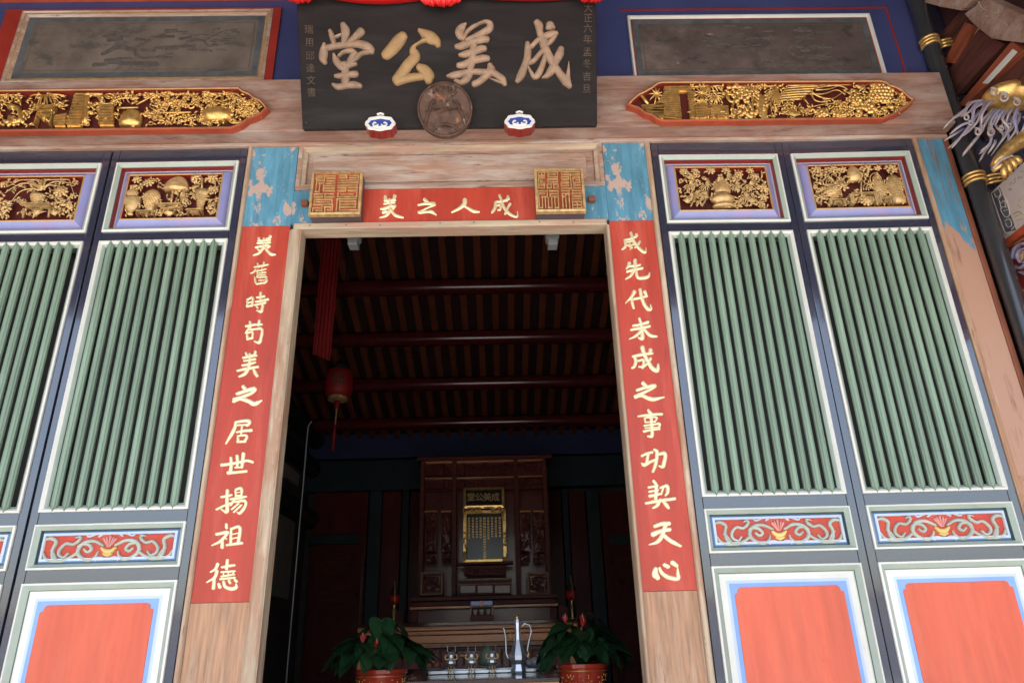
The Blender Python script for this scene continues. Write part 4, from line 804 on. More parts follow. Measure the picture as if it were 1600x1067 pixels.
# red silk swag along the top of the board
t = thing('silk_swag', 'bright red gathered silk swag draped over the top of the name board', 'swag', tuple(atp(695,-10,P0,nrm)))
def swag(x0, x1, name, sag):
    mb = MB(); n = 20; m_ = 7; vs = []
    for i in range(n+1):
        f = i/n; x = x0+(x1-x0)*f; d = sag*4*f*(1-f)
        for j in range(m_+1):
            g = j/m_; y = -34+(34+d)*g
            q = atp(x,y,P0,nrm)+nrm*(.035+.02*sin(g*9+f*2)+.03*sin(pi*g)); vs.append(tuple(q))
    mb.add(vs,[(i*(m_+1)+j,(i+1)*(m_+1)+j,(i+1)*(m_+1)+j+1,i*(m_+1)+j+1) for i in range(n) for j in range(m_)]); o = mb.build(name,'silk',t,smooth=True)
    so = o.modifiers.new('thick','SOLIDIFY'); so.thickness = .004
swag(500,672,'draped_length',10); swag(712,905,'draped_length',5); swag(395,468,'draped_length',-8)
for px,py,rx,ry in ((474,-4,21,17),(690,-2,31,21),(921,-5,25,17)):
    mb = MB(); rnd = random.Random(px); c_ = atp(px,py,P0,nrm)
    px_m = (atp(px+10,py,P0,nrm)-atp(px,py,P0,nrm)).length/10
    for k in range(13):
        f = (k+.5)/13*2-1; x = f*rx*px_m; pts = []; 
        for g in np.linspace(0,1,7): pts.append(c_+Vector((x*(.35+.65*sin(pi*(.15+.6*g)))+rnd.uniform(-.003,.003),0,0))+up*((.6-1.6*g)*ry*px_m*(1-.30*abs(f)**2)+rnd.uniform(-.004,.004))+nrm*(.05+.03*sin(pi*g)*(1-f*f)+rnd.uniform(0,.01)))
        mb.tube(pts,[.006,.012,.016,.018,.017,.014,.005],6,flat=.8)
    for k in range(7): an = k*.9; mb.blob(tuple(c_+nrm*.07+Vector((rx*px_m*.4*cos(an),0,0))+up*(ry*px_m*.4*sin(an)-.01)),(.022,.015,.016),8,5,rot=an)
    mb.build('rosette','silk',t,smooth=True)
# ================================================================ DARK POLE AND RIGHT BRACKETS
t = thing('round_pole', 'dark glossy round pole rising past the peeling blue post', 'pole', (2.71,-.03,0))
MB().tube([(2.712,-.035,.0),(2.712,-.035,4.9)],.043,24,axis=(0,1,0)).build('shaft','pole',t,smooth='auto')
def band(py, px, label):
    q = at(px,py,-.035); z = q.z
    t = thing('gold_band', label, 'band', (2.71,-.035,z), 'gold bands round the pole')
    for k in range(3):
        zz = z-.022+k*.022
        MB().tube([(2.712+.047*cos(a),-.035-.047*sin(a),zz) for a in np.linspace(pi*1.15,-.1,16)]+[(2.80,-.045,zz+.003),(2.90,-.06,zz+.004)],.0080,8).build('band_cord','gold',t,smooth=True)
    return t
band(70,1440,'upper three cord gold band round the dark pole'); band(282,1516,'lower three cord gold band round the dark pole held by the gold fist')
def quadx(pts, X0, X1, name, mt, parent, bevel=0):
    q = [atx(a,b,X0) for a,b in pts]; n = len(q); mb = MB()
    mb.add([(X0,p.y,p.z) for p in q]+[(X1,p.y,p.z) for p in q],[tuple(range(n)),tuple(range(2*n-1,n-1,-1))]+[(i,i+n,(i+1)%n+n,(i+1)%n) for i in range(n)])
    return mb.build(name,mt,parent,bevel=bevel)
t = thing('painted_beam', 'pale painted beam end with key fret border projecting at the right edge', 'beam', (2.79,-.05,2.9))
XF = 2.79
za = atx(1530,318,XF); zb_ = atx(1556,387,XF)
B(XF,XF+.16,-1.5,.008,zb_.z,za.z).build('beam_body','mural',t,bevel=.003)
B(XF-.004,XF+.16,-1.5,.008,zb_.z-.035,zb_.z-.001).build('red_underside','orange_red',t)
plx = lambda x,y,l: (lambda q: (XF-l, q.y, q.z))(atx(x,y,XF))
def trace(name, data, x0, y0, s, mt_, h=.003, par=None, place=None):
    mb = MB()
    for q in parse(data): brush(mb,q,lambda a,b_,l: (place or plx)(x0+a/s,y0+b_/s,l),h)
    return mb.build(name,mt_,par or t,smooth=True)
# dark ground of the fret bands, then the fret itself
dg = [(1460+a/6.28,250+b/6.28) for a,b in ((560,330),(640,270),(770,600),(800,690),(700,710))]; quadx(dg,XF-.0012,XF+.01,'fret_ground','ink_rim',t)
dg = [(1460+a/6.28,250+b/6.28) for a,b in ((445,430),(520,370),(660,750),(700,790),(600,800),(560,760))]; quadx(dg,XF-.0012,XF+.01,'cloud_border_ground','ink_rim',t)
trace('fret_line','575,320,9 630,285,9 650,340,9 610,365,9 590,330,9/625,390,9 680,345,9 740,520,9 700,560,9 650,480,9 700,455,9/640,400,9 660,480,9/660,420,8 690,400,8 705,470,8/680,500,8 720,490,8/690,600,9 740,580,9 760,640,9 720,660,9 700,620,9/560,330,8 690,700,8 790,700,8/760,680,9 790,650,8',1460,250,6.28,'mural')
trace('cloud_line','480,395,10 500,430,12 520,400,10/500,450,12 540,470,12 530,520,12/530,530,12 570,540,12 560,590,12/560,600,12 600,610,12 590,660,12/590,670,12 620,680,12 610,720,12/600,750,12 660,770,12 700,760,9/450,420,7 590,790,7 680,790,7',1460,250,6.28,'mural')
trace('ink_writing','730,300,5 745,280,6 760,300,4/770,240,4 800,210,5/780,200,6 800,180,5/820,190,5 835,160,4/840,180,4 860,170,5/850,120,5 865,110,5/740,250,5 760,220,4',1460,250,6.28,'ink_black',.0012)
trace('ink_crane','830,400,6 860,375,6/840,400,5 820,440,6 850,470,6/780,530,12 830,510,14 870,540,10/790,560,6 860,520,8/800,600,6 870,580,7',1460,250,6.28,'gilt_wood',.0012)
t = thing('carved_bracket', 'scroll carved red and lilac bracket below the painted beam at the right edge', 'bracket', (2.8,-.05,2.4))
zc = atx(1583,462,2.80)
B(2.80,2.90,-1.2,.008,zc.z,zb_.z-.04).build('bracket_board','deep_red',t)
quadx([(1555,391),(1568,386),(1598,468),(1588,470)],2.785,2.80,'navy_edge','navy',t)
plx2 = lambda x,y,l: (lambda q: (2.80-l, q.y, q.z))(atx(x,y,2.80))
trace('lilac_scroll','780,960,30 800,880,34 850,830,34 900,820,30/860,1000,24 830,940,28 860,880,26 900,870,20/790,1040,30 850,1060,34 900,1030,30/900,900,20 940,960,30 900,1010,20/960,1050,30 920,1120,30 860,1100,24',1460,250,6.28,'hair',.02,place=plx2)
trace('gold_rim_line','665,870,8 760,1200,8 900,1290,8/690,870,8 800,820,8 950,740,8/850,950,16 880,900,18 870,980,12',1460,250,6.28,'gilt_wood',.010,place=plx2)
quadx([(1590,478),(1612,470),(1625,540),(1612,545)],2.80,2.9,'pale_tip','pale_blue',t)
# mane and gold figure
t = thing('lion_bracket', 'gilded carved guardian with curling lilac mane gripping the pole at the right edge', 'carving', (2.7,-.3,3.3))
YM = -.30
def pm(a,b,l=0): q = at(1440+a/6.275,130+b/6.275,YM); return Vector((q.x,YM-l,q.z))
um = (pm(10,0)-pm(0,0)).length/10
rnd = random.Random(2)
ST_ = [[(600,170),(480,210),(400,290),(300,360),(220,435)],[(640,200),(500,270),(470,350),(440,440),(340,580),(280,655)],[(600,230),(540,330),(500,430),(440,500)],[(450,430),(320,490),(235,550)],
 [(700,260),(620,340),(560,400),(560,500),(500,580),(400,700)],[(760,280),(700,330),(640,420),(650,520),(640,620),(560,685)],[(830,290),(770,350),(740,420),(800,500),(780,560),(700,670)],[(900,290),(860,350),(830,430),(860,520),(800,620)],
 [(960,300),(930,380),(900,450),(920,540),(880,580)],[(1010,330),(980,430),(940,540)],[(690,590),(660,650),(620,725)],[(660,220),(580,290),(530,380),(545,450)],[(740,260),(670,330),(600,420),(600,480)],[(800,280),(730,360),(700,440)],[(870,290),(800,360),(790,440)],[(1060,300),(1030,420),(1000,520)],[(560,190),(500,240),(460,300),(380,330)],[(930,290),(880,380),(870,450),(820,520)]]
ST_ += [[(a+rnd.uniform(-22,22),b+rnd.uniform(-14,14)) for a,b in q] for q in ST_]
for i, q in enumerate(ST_):
    pts = smooth_path([(a,b,0) for a,b in q],4); k = len(pts); l0 = .01*(i%4)-(.03 if i >= 18 else 0)
    wd = [um*19*(.55+.45*min(1,2.2*(1-j/(k-1)))) if j < k-1 else um*3 for j in range(k)]
    mb = MB(); mb2 = MB()
    mb.tube([pm(p[0],p[1],l0+.02*sin(pi*j/(k-1))) for j,p in enumerate(pts)],[w_*.66 for w_ in wd],7,flat=.7)
    mb2.tube([pm(p[0],p[1],l0+.02*sin(pi*j/(k-1))+wd[j]*.40) for j,p in enumerate(pts[:-3])],[w_*.30 for w_ in wd[:-3]],5)
    lk = mb.build('mane_lock','hair_rim',t,smooth=True); mb2.build('lock_groove','lilac' if i%2 else 'hair',lk,smooth=True)
for a,b,r_ in ((650,145,45),(745,200,55),(870,245,46),(385,395,34),(425,450,30),(497,535,42),(620,540,46),(725,500,30),(800,475,28),(970,250,40)):
    mb = MB(); mb.tube([pm(a+r_*(1-.8*f)*cos(-2+f*9.5),b+r_*(1-.8*f)*sin(-2+f*9.5),.035+.012*f) for f in np.linspace(0,1,20)],[um*r_*.24*(1-.3*f) for f in np.linspace(0,1,20)],6); mb.build('mane_curl','hair_rim',t,smooth=True)
MB().blob(tuple(pm(900,110,-.02)),(um*260,.10,um*110),24,14,rot=-.1).blob(tuple(pm(1080,160,.02)),(um*120,.06,um*60),16,10,rot=.2).build('gold_head','gold',t,smooth=True)
mb = MB(); mb.tube([pm(a,b,.0) for a,b in ((1120,480),(980,560),(850,650),(760,740),(720,810))],[um*w_ for w_ in (90,75,62,50,40)],14); mb.build('gold_arm','gold',t,smooth=True)
MB().tube([pm(630,905,.05),pm(700,830,.055),(pm(800,785,.05)),pm(880,790,.04)],[um*9,um*14,um*12,um*6],6).build('sleeve_cuff','hair_rim',t,smooth=True)
mb = MB()
for k in range(4): mb.tube([pm(745+k*38,880-k*22-40,.03),pm(720+k*45,900-k*28,.055),pm(735+k*50,950-k*38,.05),pm(790+k*45,970-k*52,.02)],[um*20,um*26,um*26,um*18],8)
mb.tube([pm(650,900,.03),pm(700,880,.05),pm(760,900,.05)],[um*24,um*26,um*20],8)
mb.build('gold_fist','gold',t,smooth=True)
# stacked eave timbers
t = thing('eave_bracket', 'stacked orange edged timbers with pale slots at the top right corner', 'bracket', (2.8,-.2,3.7))
XR = 2.80
def zq(s): return [(1400+float(a.split(',')[0])/5.93, float(a.split(',')[1])/5.93) for a in s.split()]
B(XR+.07,XR+.10,-2.2,.0,3.45,4.9).build('back_board','soffit',t)
for s_,mt_,x0,x1 in (('380,350 640,50 700,100 440,600','brown_timber',XR+.03,XR+.07),('440,580 640,200 705,235 520,590','rust_timber',XR-.02,XR+.03),('640,350 710,238 775,270 660,415','room_white',XR+.02,XR+.06),('580,470 640,370 665,410 610,520','wall_blue',XR+.021,XR+.06),
   ('490,640 760,280 1000,410 560,880','brown_timber',XR,XR+.04),('570,980 1070,380 1190,470 620,985','rust_timber',XR-.03,XR+.02),('795,775 1080,455 1120,485 850,780','plaster',XR-.035,XR-.03),('700,985 1130,480 1300,480 1300,760 900,860','brown_timber',XR,XR+.04)):
    quadx(zq(s_),x0,x1,'timber',mt_,t,bevel=.002)
plx3 = lambda x,y,l: (lambda q: (XR-.04-l, q.y, q.z))(atx(x,y,XR-.04))
quadx(zq('630,130 730,60 820,-20 1300,200 1300,420 1180,400 1000,380 880,360 790,290 690,200'),XR-.05,XR+.02,'carved_cross_timber','beam',t,bevel=.004)
quadx(zq('200,-20 720,-20 600,100 420,70 280,30'),XR-.05,XR+.02,'carved_cross_timber','wood_h',t,bevel=.004)
trace('scroll_line','780,20,12 820,80,14 900,110,14 960,120,14 960,90,12/860,60,10 800,110,12/850,150,12 960,180,14 1050,240,14',1400,0,5.93,'cream',.012,t,plx3)
# ================================================================ INSIDE THE HALL
zr = lambda y: 5.0-.33*(y-3.6)
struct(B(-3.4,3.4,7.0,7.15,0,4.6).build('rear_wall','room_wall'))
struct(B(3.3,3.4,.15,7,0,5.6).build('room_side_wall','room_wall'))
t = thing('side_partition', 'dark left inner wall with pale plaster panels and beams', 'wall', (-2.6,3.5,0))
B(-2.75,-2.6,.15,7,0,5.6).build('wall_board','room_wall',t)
for s_ in ('424,800 454,812 449,936 412,930','432,722 464,735 463,752 430,745','429,768 458,780 457,792 427,788'):
    pts = [tuple(map(float,p.split(','))) for p in s_.split()]; q = [atx(a,b,-2.6) for a,b in pts]; ys = sorted(p.y for p in q); zs = sorted(p.z for p in q)
    B(-2.599,-2.56,(ys[0]+ys[1])/2,(ys[2]+ys[3])/2,(zs[0]+zs[1])/2,(zs[2]+zs[3])/2).build('plaster_panel','room_white',t)
for z_ in (2.35,3.05,3.5): MB().tube([(-2.5,1.0,z_+.4),(-2.5,6.9,z_+.4)],.13,12).build('side_beam','teal_dark',t,smooth='auto')
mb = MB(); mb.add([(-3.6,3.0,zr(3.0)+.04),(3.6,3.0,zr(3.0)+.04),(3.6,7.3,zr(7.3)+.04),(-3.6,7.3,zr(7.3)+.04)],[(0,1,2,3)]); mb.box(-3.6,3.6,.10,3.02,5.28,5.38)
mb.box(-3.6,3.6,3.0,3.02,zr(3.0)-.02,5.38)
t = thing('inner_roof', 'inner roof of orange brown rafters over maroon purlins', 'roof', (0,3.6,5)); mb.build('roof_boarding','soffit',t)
Xr = at(720,402,3.65).x
raf = None
for k in range(-14,15):
    x = Xr+k*.1875
    if raf is None:
        raf = MB(); a = (x-.037,x+.037); raf.add([(a[0],3.02,zr(3.02)-.03),(a[1],3.02,zr(3.02)-.03),(a[1],7,zr(7)-.03),(a[0],7,zr(7)-.03),(a[0],3.02,zr(3.02)+.035),(a[1],3.02,zr(3.02)+.035),(a[1],7,zr(7)+.035),(a[0],7,zr(7)+.035)],[(0,3,2,1),(4,5,6,7),(0,1,5,4),(1,2,6,5),(2,3,7,6),(3,0,4,7)])
        raf = raf.build('rafter','rafter',t); base = x
    else: o = raf.copy(); col.objects.link(o); o.location.x = x-base
for r_ in (447,527,598,659):
    d = ray(775,r_); k = d.z/d.y; y = (5.0+.33*3.6-.15-C0.z+k*C0.y)/(k+.33); z = C0.z+k*(y-C0.y)
    MB().tube([(-3.3,y,z),(3.3,y,z)],.095,16).build('purlin','purlin',t,smooth='auto')
def bxp(px0,py0,px1,py1,Y0,Y1,mt_,name,parent,bevel=.003):
    a = at(px0,(py0+py1)/2,Y0).x; b = at(px1,(py0+py1)/2,Y0).x; m_ = (px0+px1)/2; z1 = at(m_,py0,Y0).z; z0 = at(m_,py1,Y0).z
    return B(a,b,Y0,Y1,z0,z1).build(name,mt_,parent,bevel=bevel)
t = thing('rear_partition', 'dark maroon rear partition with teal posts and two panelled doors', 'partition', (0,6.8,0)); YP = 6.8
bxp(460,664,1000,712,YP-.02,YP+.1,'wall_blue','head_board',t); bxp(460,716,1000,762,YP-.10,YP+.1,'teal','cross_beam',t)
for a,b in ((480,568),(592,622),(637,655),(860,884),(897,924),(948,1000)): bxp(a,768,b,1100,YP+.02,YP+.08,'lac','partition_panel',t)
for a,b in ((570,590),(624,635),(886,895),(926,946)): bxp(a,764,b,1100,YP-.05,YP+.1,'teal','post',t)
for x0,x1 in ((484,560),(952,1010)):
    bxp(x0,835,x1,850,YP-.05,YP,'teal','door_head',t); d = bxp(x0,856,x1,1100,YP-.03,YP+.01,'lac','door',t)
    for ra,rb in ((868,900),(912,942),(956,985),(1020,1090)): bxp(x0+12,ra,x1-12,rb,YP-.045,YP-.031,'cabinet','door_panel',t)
# hinge sockets behind the lintel
for px,lb in ((553,'grey hinge socket hanging behind the lintel at its left'),(863,'grey hinge socket hanging behind the lintel at its right')):
    q = at(px,375,.17); t = thing('hinge_socket',lb,'hinge socket',tuple(q))
    MB().prism([(q.x-.04,q.z+.12),(q.x+.04,q.z+.12),(q.x+.035,q.z+.0),(q.x+.025,q.z-.012),(q.x+.025,q.z-.045),(q.x-.025,q.z-.045),(q.x-.025,q.z-.012),(q.x-.035,q.z)],.14,.20).build('socket_block','grey_metal',t,bevel=.003)
# cloth
t = thing('hanging_cloth', 'long dark red pleated cloth hanging from the roof inside, left of the doorway centre', 'cloth', (-1.16,2.0,4.2)); mb = MB(); n = 24; vs = []
for j in range(9):
    z = 5.2-(5.2-3.17)*j/8
    for i in range(n+1): f = i/n; vs.append((-1.235+.16*f*(1-.1*j/8), 2.0+.014*sin(f*2*pi*5)+.006*sin(j+f*8), z-(.06*f if j == 8 else 0)))
mb.add(vs,[(j*(n+1)+i,j*(n+1)+i+1,(j+1)*(n+1)+i+1,(j+1)*(n+1)+i) for j in range(8) for i in range(n)]); mb.build('cloth_strip','cloth',t,smooth=True)
# lantern
lc = at(529,600,3.0); t = thing('paper_lantern', 'round red lantern with gold marking and long tassel hanging inside', 'lantern', (lc.x,3,lc.z))
MB().lathe(tuple(lc),[(.07,.145),(.10,.135),(.127,.10),(.135,.0),(.13,-.08),(.11,-.125),(.085,-.135)],24,ribs=24,ra=.015).build('lantern_body','lantern',t,smooth=True)
MB().lathe((lc.x,3,lc.z+.14),[(.075,0),(.09,.03),(.06,.05),(.02,.10)],16).build('top_cap','black',t,smooth=True)
MB().lathe((lc.x,3,lc.z-.16),[(.088,.028),(.088,0),(.04,-.01)],16).build('bottom_ring','gilt_wood',t)
MB().tube([(lc.x,3,lc.z+.2),(lc.x,3,5.2)],.004,5).build('cord','black',t)
MB().tube([(lc.x,3,lc.z-.17),(lc.x,3,lc.z-.24)],[.03,.018],8).build('red_knot','lantern',t,smooth=True)
MB().tube([(lc.x,3,lc.z-.24),(lc.x-.004,3,lc.z-.40)],.006,5).build('tassel_cord','gilt_wood',t)
MB().tube([(lc.x-.004,3,lc.z-.40),(lc.x-.01,3,lc.z-.64)],[.010,.014],7).build('tassel','cloth',t)
text('lantern_mark','福',.13,Matrix.Translation(Vector((lc.x+.03,2.862,lc.z)))@Matrix.Rotation(pi/2,4,'X'),'faint_gilt',t,.003)
tag(MB().tube([(-1.225,2.02,.0),(-1.225,2.02,2.58),(-1.20,2.02,2.62)],.005,8).build('steel_rod','grey_metal',ori=(-1.225,2.02,0)),'thin grey steel rod standing inside near the left side of the doorway','rod')
# shrine
t = thing('ancestral_shrine', 'dark carved rosewood shrine cabinet at the back of the hall', 'shrine', (0,5,1.4)); Ys = 4.9
bxp(657,718,858,930,Ys+.25,Ys+.5,'lac','back_board',t); bxp(652,712,862,717,Ys-.06,Ys+.4,'cabinet','cornice',t)
for a in (655,706,805,851): bxp(a,718,a+7,930,Ys-.02,Ys+.06,'cabinet','column',t)
for r0,r1 in ((722,742),(747,762)):
    bxp(662,r0-3,851,r0-1,Ys+.0,Ys+.06,'table','rail',t); bxp(662,r1+1,851,r1+3,Ys+.0,Ys+.06,'cabinet','rail',t)
    for k in range(6): bxp(664+k*31.5,r0,664+k*31.5+29,r1,Ys+.04,Ys+.08,'lac','carved_panel',t)
def relief(px0,py0,px1,py1,Y,n,parent,mt_='cabinet',name='relief_carving',seed=0):
    rnd = random.Random(seed); mb = MB(); a = at(px0,py1,Y); b = at(px1,py0,Y); w_ = b.x-a.x; h_ = b.z-a.z
    for k in range(n):
        x, z, an = rnd.uniform(a.x,b.x), rnd.uniform(a.z,b.z), rnd.uniform(0,6.28); pts = []
        for i in range(6): pts.append((min(max(x,a.x),b.x),Y-rnd.uniform(.004,.014),min(max(z,a.z),b.z))); x += cos(an)*.022; z += sin(an)*.022; an += .7
        mb.tube(pts,[.009,.010,.009,.008,.007,.004],5)
        if name == 'gold_scroll': mb.build(name,mt_,parent,smooth=True); mb = MB()
    if name == 'gold_scroll': return
    return mb.build(name,mt_,parent,smooth=True)
for a,b in ((664,682),(690,704),(813,828),(834,850)):
    for r0,r1 in ((800,862),(865,878)): p_ = bxp(a,r0,b,r1,Ys+.03,Ys+.07,'lac','side_panel',t); relief(a+1,r0+1,b-1,r1-1,Ys+.03,int((r1-r0)*.8),t,seed=a+r0)
    bxp(a-1,797,b+1,799.5,Ys+.0,Ys+.05,'table','rail',t)
relief(664,724,850,741,Ys+.04,110,t,seed=1); relief(664,748,850,761,Ys+.04,90,t,seed=2)
for a,b in ((657,692),(824,858)):
    bxp(a,894,b,930,Ys-.08,Ys+.0,'cabinet','low_door_frame',t); bxp(a+4,899,b-4,925,Ys-.085,Ys-.08,'lac','low_door_panel',t); relief(a+5,901,b-5,923,Ys-.085,30,t,seed=a)
    MB().ring(at(a,912,Ys-.08).x,at(b,912,Ys-.08).x,at(a,930,Ys-.08).z,at(a,894,Ys-.08).z,[(0,-.0+Ys-.09,0),(.02,Ys-.10,0),(.022,Ys-.085,0)]).build('low_door_rim','wood',t)
s_ = at(755,778,Ys-.08); bxp(726,764,786,792,Ys-.06,Ys-.03,'black','sign_board',t)
MB().ring(at(724,778,Ys-.06).x,at(788,778,Ys-.06).x,at(755,794,Ys-.06).z,at(755,762,Ys-.06).z,[(0,Ys-.06,0),(0,Ys-.085,0),(.028,Ys-.09,0),(.03,Ys-.06,0)]).build('sign_rim','gold',t)
relief(724,792,788,800,Ys-.085,16,t,'gold','gold_scroll',4)
for k,ch in enumerate('堂公美成'): text('sign_character',ch,.10,Matrix.Translation(Vector((at(736+k*12.7,777,Ys-.065).x,Ys-.066,at(736+k*12.7,777,Ys-.065).z)))@Matrix.Rotation(pi/2,4,'X'),'gilt_wood',t,.003,.001)
bxp(727,800,787,877,Ys+.05,Ys+.07,'glass_dark','tablet_glass',t)
MB().ring(at(724,838,Ys+.04).x,at(791,838,Ys+.04).x,at(757,879,Ys+.04).z,at(757,797,Ys+.04).z,[(0,Ys+.06,0),(0,Ys+.02,0),(.035,Ys+.02,0),(.036,Ys+.05,0)]).build('tablet_frame','gold',t); relief(725,798,729,877,Ys+.02,14,t,'gold_pale','gold_scroll',8); relief(786,798,790,877,Ys+.02,14,t,'gold_pale','gold_scroll',9)
mb = MB(); rnd = random.Random(3)
for k in range(9):
    x = at(733+k*6,830,Ys+.045).x; top = at(755,808,Ys+.045).z; bot = at(755,840 if k != 4 else 876,Ys+.045).z; z = top
    while z > bot: h_ = rnd.uniform(.012,.026); mb.box(x-(.017 if k == 4 else .012),x+(.017 if k == 4 else .012),Ys+.044,Ys+.0495,z-h_,z); z -= h_+.010
mb.build('gilt_tablet_column','gold_pale',t)
bxp(714,877,802,881,Ys-.1,Ys+.05,'cabinet','niche_shelf',t); bxp(725,883,791,898,Ys-.05,Ys+.03,'cabinet','apron',t); relief(728,886,788,896,Ys-.05,40,t,'lac',seed=6)
bxp(717,905,799,929,Ys-.12,Ys-.02,'cabinet','drawer_case',t); 
for k in range(3): bxp(719+k*27,914,743+k*27,926,Ys-.13,Ys-.12,'lac','drawer',t)
bxp(716,903,800,906,Ys-.14,Ys-.0,'wood','case_edge',t); bxp(716,911,800,913,Ys-.135,Ys-.12,'wood','case_edge',t)
# altar shelf
t = thing('altar_table', 'dark rosewood altar shelf table carrying the shrine', 'altar table', (0,4.4,.0)); Ya = 4.45
bxp(640,930,872,936,Ya-.08,5.4,'cabinet','top_board',t); bxp(644,937,868,944,Ya-.02,Ya+.1,'cabinet','moulding',t); bxp(640,945,872,949,Ya-.05,Ya+.1,'table','moulding',t); bxp(650,950,864,1060,Ya+.05,Ya+.1,'lac','front_board',t)
for a in (642,860): bxp(a,949,a+10,972,Ya-.03,Ya+.05,'cabinet','scroll_end',t)
for x in (-.85,.85): B(x-.05,x+.05,Ya,Ya+.1,.02,at(755,951,Ya).z).build('leg','cabinet',t)
# rear orange table
t = thing('offering_table', 'long orange varnished offering table in front of the altar', 'table', (-.1,3.3,0)); Yt = 3.3
zt_ = at(720,971,Yt).z; xl_, xr_ = at(557,985,Yt).x, at(905,985,Yt).x
B(xl_-.04,xr_+.04,Yt-.06,Yt+.75,zt_-.03,zt_).build('table_top','table_top',t,bevel=.004)
for i,(r0,r1,o_) in enumerate(((975,983,0),(984,990,.025),(991,1003,.05))): bxp(559,r0,903,r1,Yt+o_,Yt+.12,'table','moulding',t,.006)
bxp(563,1003.5,899,1010,Yt+.03,Yt+.1,'wood','pale_rail',t); bxp(563,1011,899,1043,Yt+.08,Yt+.1,'lac','fret_ground',t); 
for k in range(14): 
    a = 566+k*24; bxp(a,1013,a+20,1016,Yt+.05,Yt+.08,'cabinet','fret_bar',t,.001); bxp(a,1017,a+4,1040,Yt+.05,Yt+.08,'cabinet','fret_bar',t,.001); bxp(a+9,1022,a+20,1025,Yt+.05,Yt+.08,'table','fret_bar',t,.001); bxp(a+13,1026,a+16,1040,Yt+.05,Yt+.08,'cabinet','fret_bar',t,.001)
for x in (xl_+.05,xr_-.05): 
    for y in (Yt+.08,Yt+.65): B(x-.035,x+.035,y-.035,y+.035,.02,zt_-.031).build('leg','table',t)
# little box with cups
q = at(753,970,3.55); t = thing('offering_box', 'small red cabinet with blue top and three pale green cups', 'box', (q.x,3.55,zt_)); w2 = .5*(at(771,960,3.5).x-at(735,960,3.5).x)
B(q.x-w2,q.x+w2,3.5,3.62,zt_+.001,zt_+.06).build('lower_case','cabinet',t,bevel=.003); B(q.x-w2,q.x+w2,3.57,3.62,zt_+.06,zt_+.125).build('back_panel','cabinet',t)
for s_2 in (-1,1): B(q.x+s_2*(w2-.006)-.006,q.x+s_2*(w2-.006)+.006,3.5,3.57,zt_+.061,zt_+.125).build('side_post','wood',t)
B(q.x-w2-.006,q.x+w2+.006,3.49,3.63,zt_+.126,zt_+.137).build('case_lid','wood',t,bevel=.002); B(q.x-w2,q.x+w2,3.52,3.62,zt_+.138,zt_+.185).build('blue_top','cobalt',t,bevel=.006); B(q.x-.018,q.x+.018,3.512,3.53,zt_+.14,zt_+.182).build('pink_label','pink',t)
for k in (-1,0,1): MB().lathe((q.x+k*w2*.58,3.53,zt_+.063),[(.010,0),(.012,.004),(.018,.02),(.021,.045)],12).build('cup','scroll',t,smooth='auto')
# candle lamps
for px,lb in ((615,'gold stemmed red globe lamp behind the left plant'),(895,'gold stemmed red globe lamp behind the right plant')):
    q = at(px,970,3.5); t = thing('altar_lamp',lb,'lamp',(q.x,3.5,zt_),'altar lamps'); k = .0068
    MB().lathe((q.x,3.5,zt_+.001),[(.035,0),(.035,.01),(.012,.02),(.012,.10),(.020,.11),(.010,.125),(.010,.165)],14).build('stem','gold',t,smooth='auto')
    MB().lathe((q.x,3.5,zt_+.166),[(.025,0),(.05,.025),(.055,.05),(.045,.08),(.02,.09)],16).build('red_globe','flower',t,smooth=True)
    MB().lathe((q.x,3.5,zt_+.257),[(.05,0),(.03,.03),(.015,.06),(.008,.10),(.003,.14)],14).build('finial','black',t,smooth=True)
    MB().tube([(q.x+.012,3.45,zt_+.17),(q.x+.014,3.438,zt_+.2),(q.x+.010,3.45,zt_+.25),(q.x+.0,3.49,zt_+.38)],.004,5).build('gold_trim','gold',t)
# front tables
TZ = .826
t = thing('front_table', 'low orange edged table with polished dark top before the doorway', 'table', (.11,1.1,0))
B(-.285,.512,.90,1.42,TZ-.02,TZ).build('table_top','table_top',t,bevel=.002); B(-.283,.510,.905,.93,TZ-.09,TZ-.021).build('apron','table',t,bevel=.003)
for x in (-.25,.475):
    for y in (.96,1.38): B(x-.03,x+.03,y-.03,y+.03,.02,TZ-.021).build('leg','table',t)
t = thing('tea_table', 'second dark polished table holding cups, ewer and plates', 'table', (.09,1.8,0))
B(-.40,.58,1.43,2.15,TZ-.02,TZ+.001).build('table_top','table_top',t,bevel=.002); B(-.39,.57,2.155,2.19,TZ-.03,TZ+.022).build('back_edge','cabinet',t,bevel=.003)
for x in (-.36,.54):
    for y in (1.5,2.1): B(x-.03,x+.03,y-.03,y+.03,.02,TZ-.021).build('leg','cabinet',t)
T1 = TZ+.002
def cup(px, lb):
    x = at(px,1040,1.62).x; y = 1.62; t = thing('wine_cup', lb, 'cup', (x,y,T1), 'pewter wine cups on the table')
    MB().lathe((x,y,T1+.042),[(.004,0),(.020,.006),(.030,.022),(.030,.034),(.018,.055),(.020,.072),(.030,.090),(.027,.090)],8).build('cup_body','steel',t)
    for k in range(3):
        an = 2*pi*k/3+pi/6; dx, dy = cos(an), sin(an)
        MB().tube([(x+dx*.014,y+dy*.014,T1+.052),(x+dx*.022,y+dy*.022,T1+.035),(x+dx*.016,y+dy*.016,T1+.015),(x+dx*.026,y+dy*.026,T1+.003)],[.004,.004,.003,.004],6).build('leg','gold',t,smooth=True)
    for s_ in (-1,1):
        MB().tube([(x+s_*(.026+.012*sin(a)),y-.01,T1+.100+.014*cos(a)) for a in np.linspace(0,4.4,9)],.0038,6).build('handle','gold',t,smooth=True)
        MB().tube([(x+s_*.024,y,T1+.128),(x+s_*.024,y,T1+.165)],.0018,5).build('rim_post','steel',t)
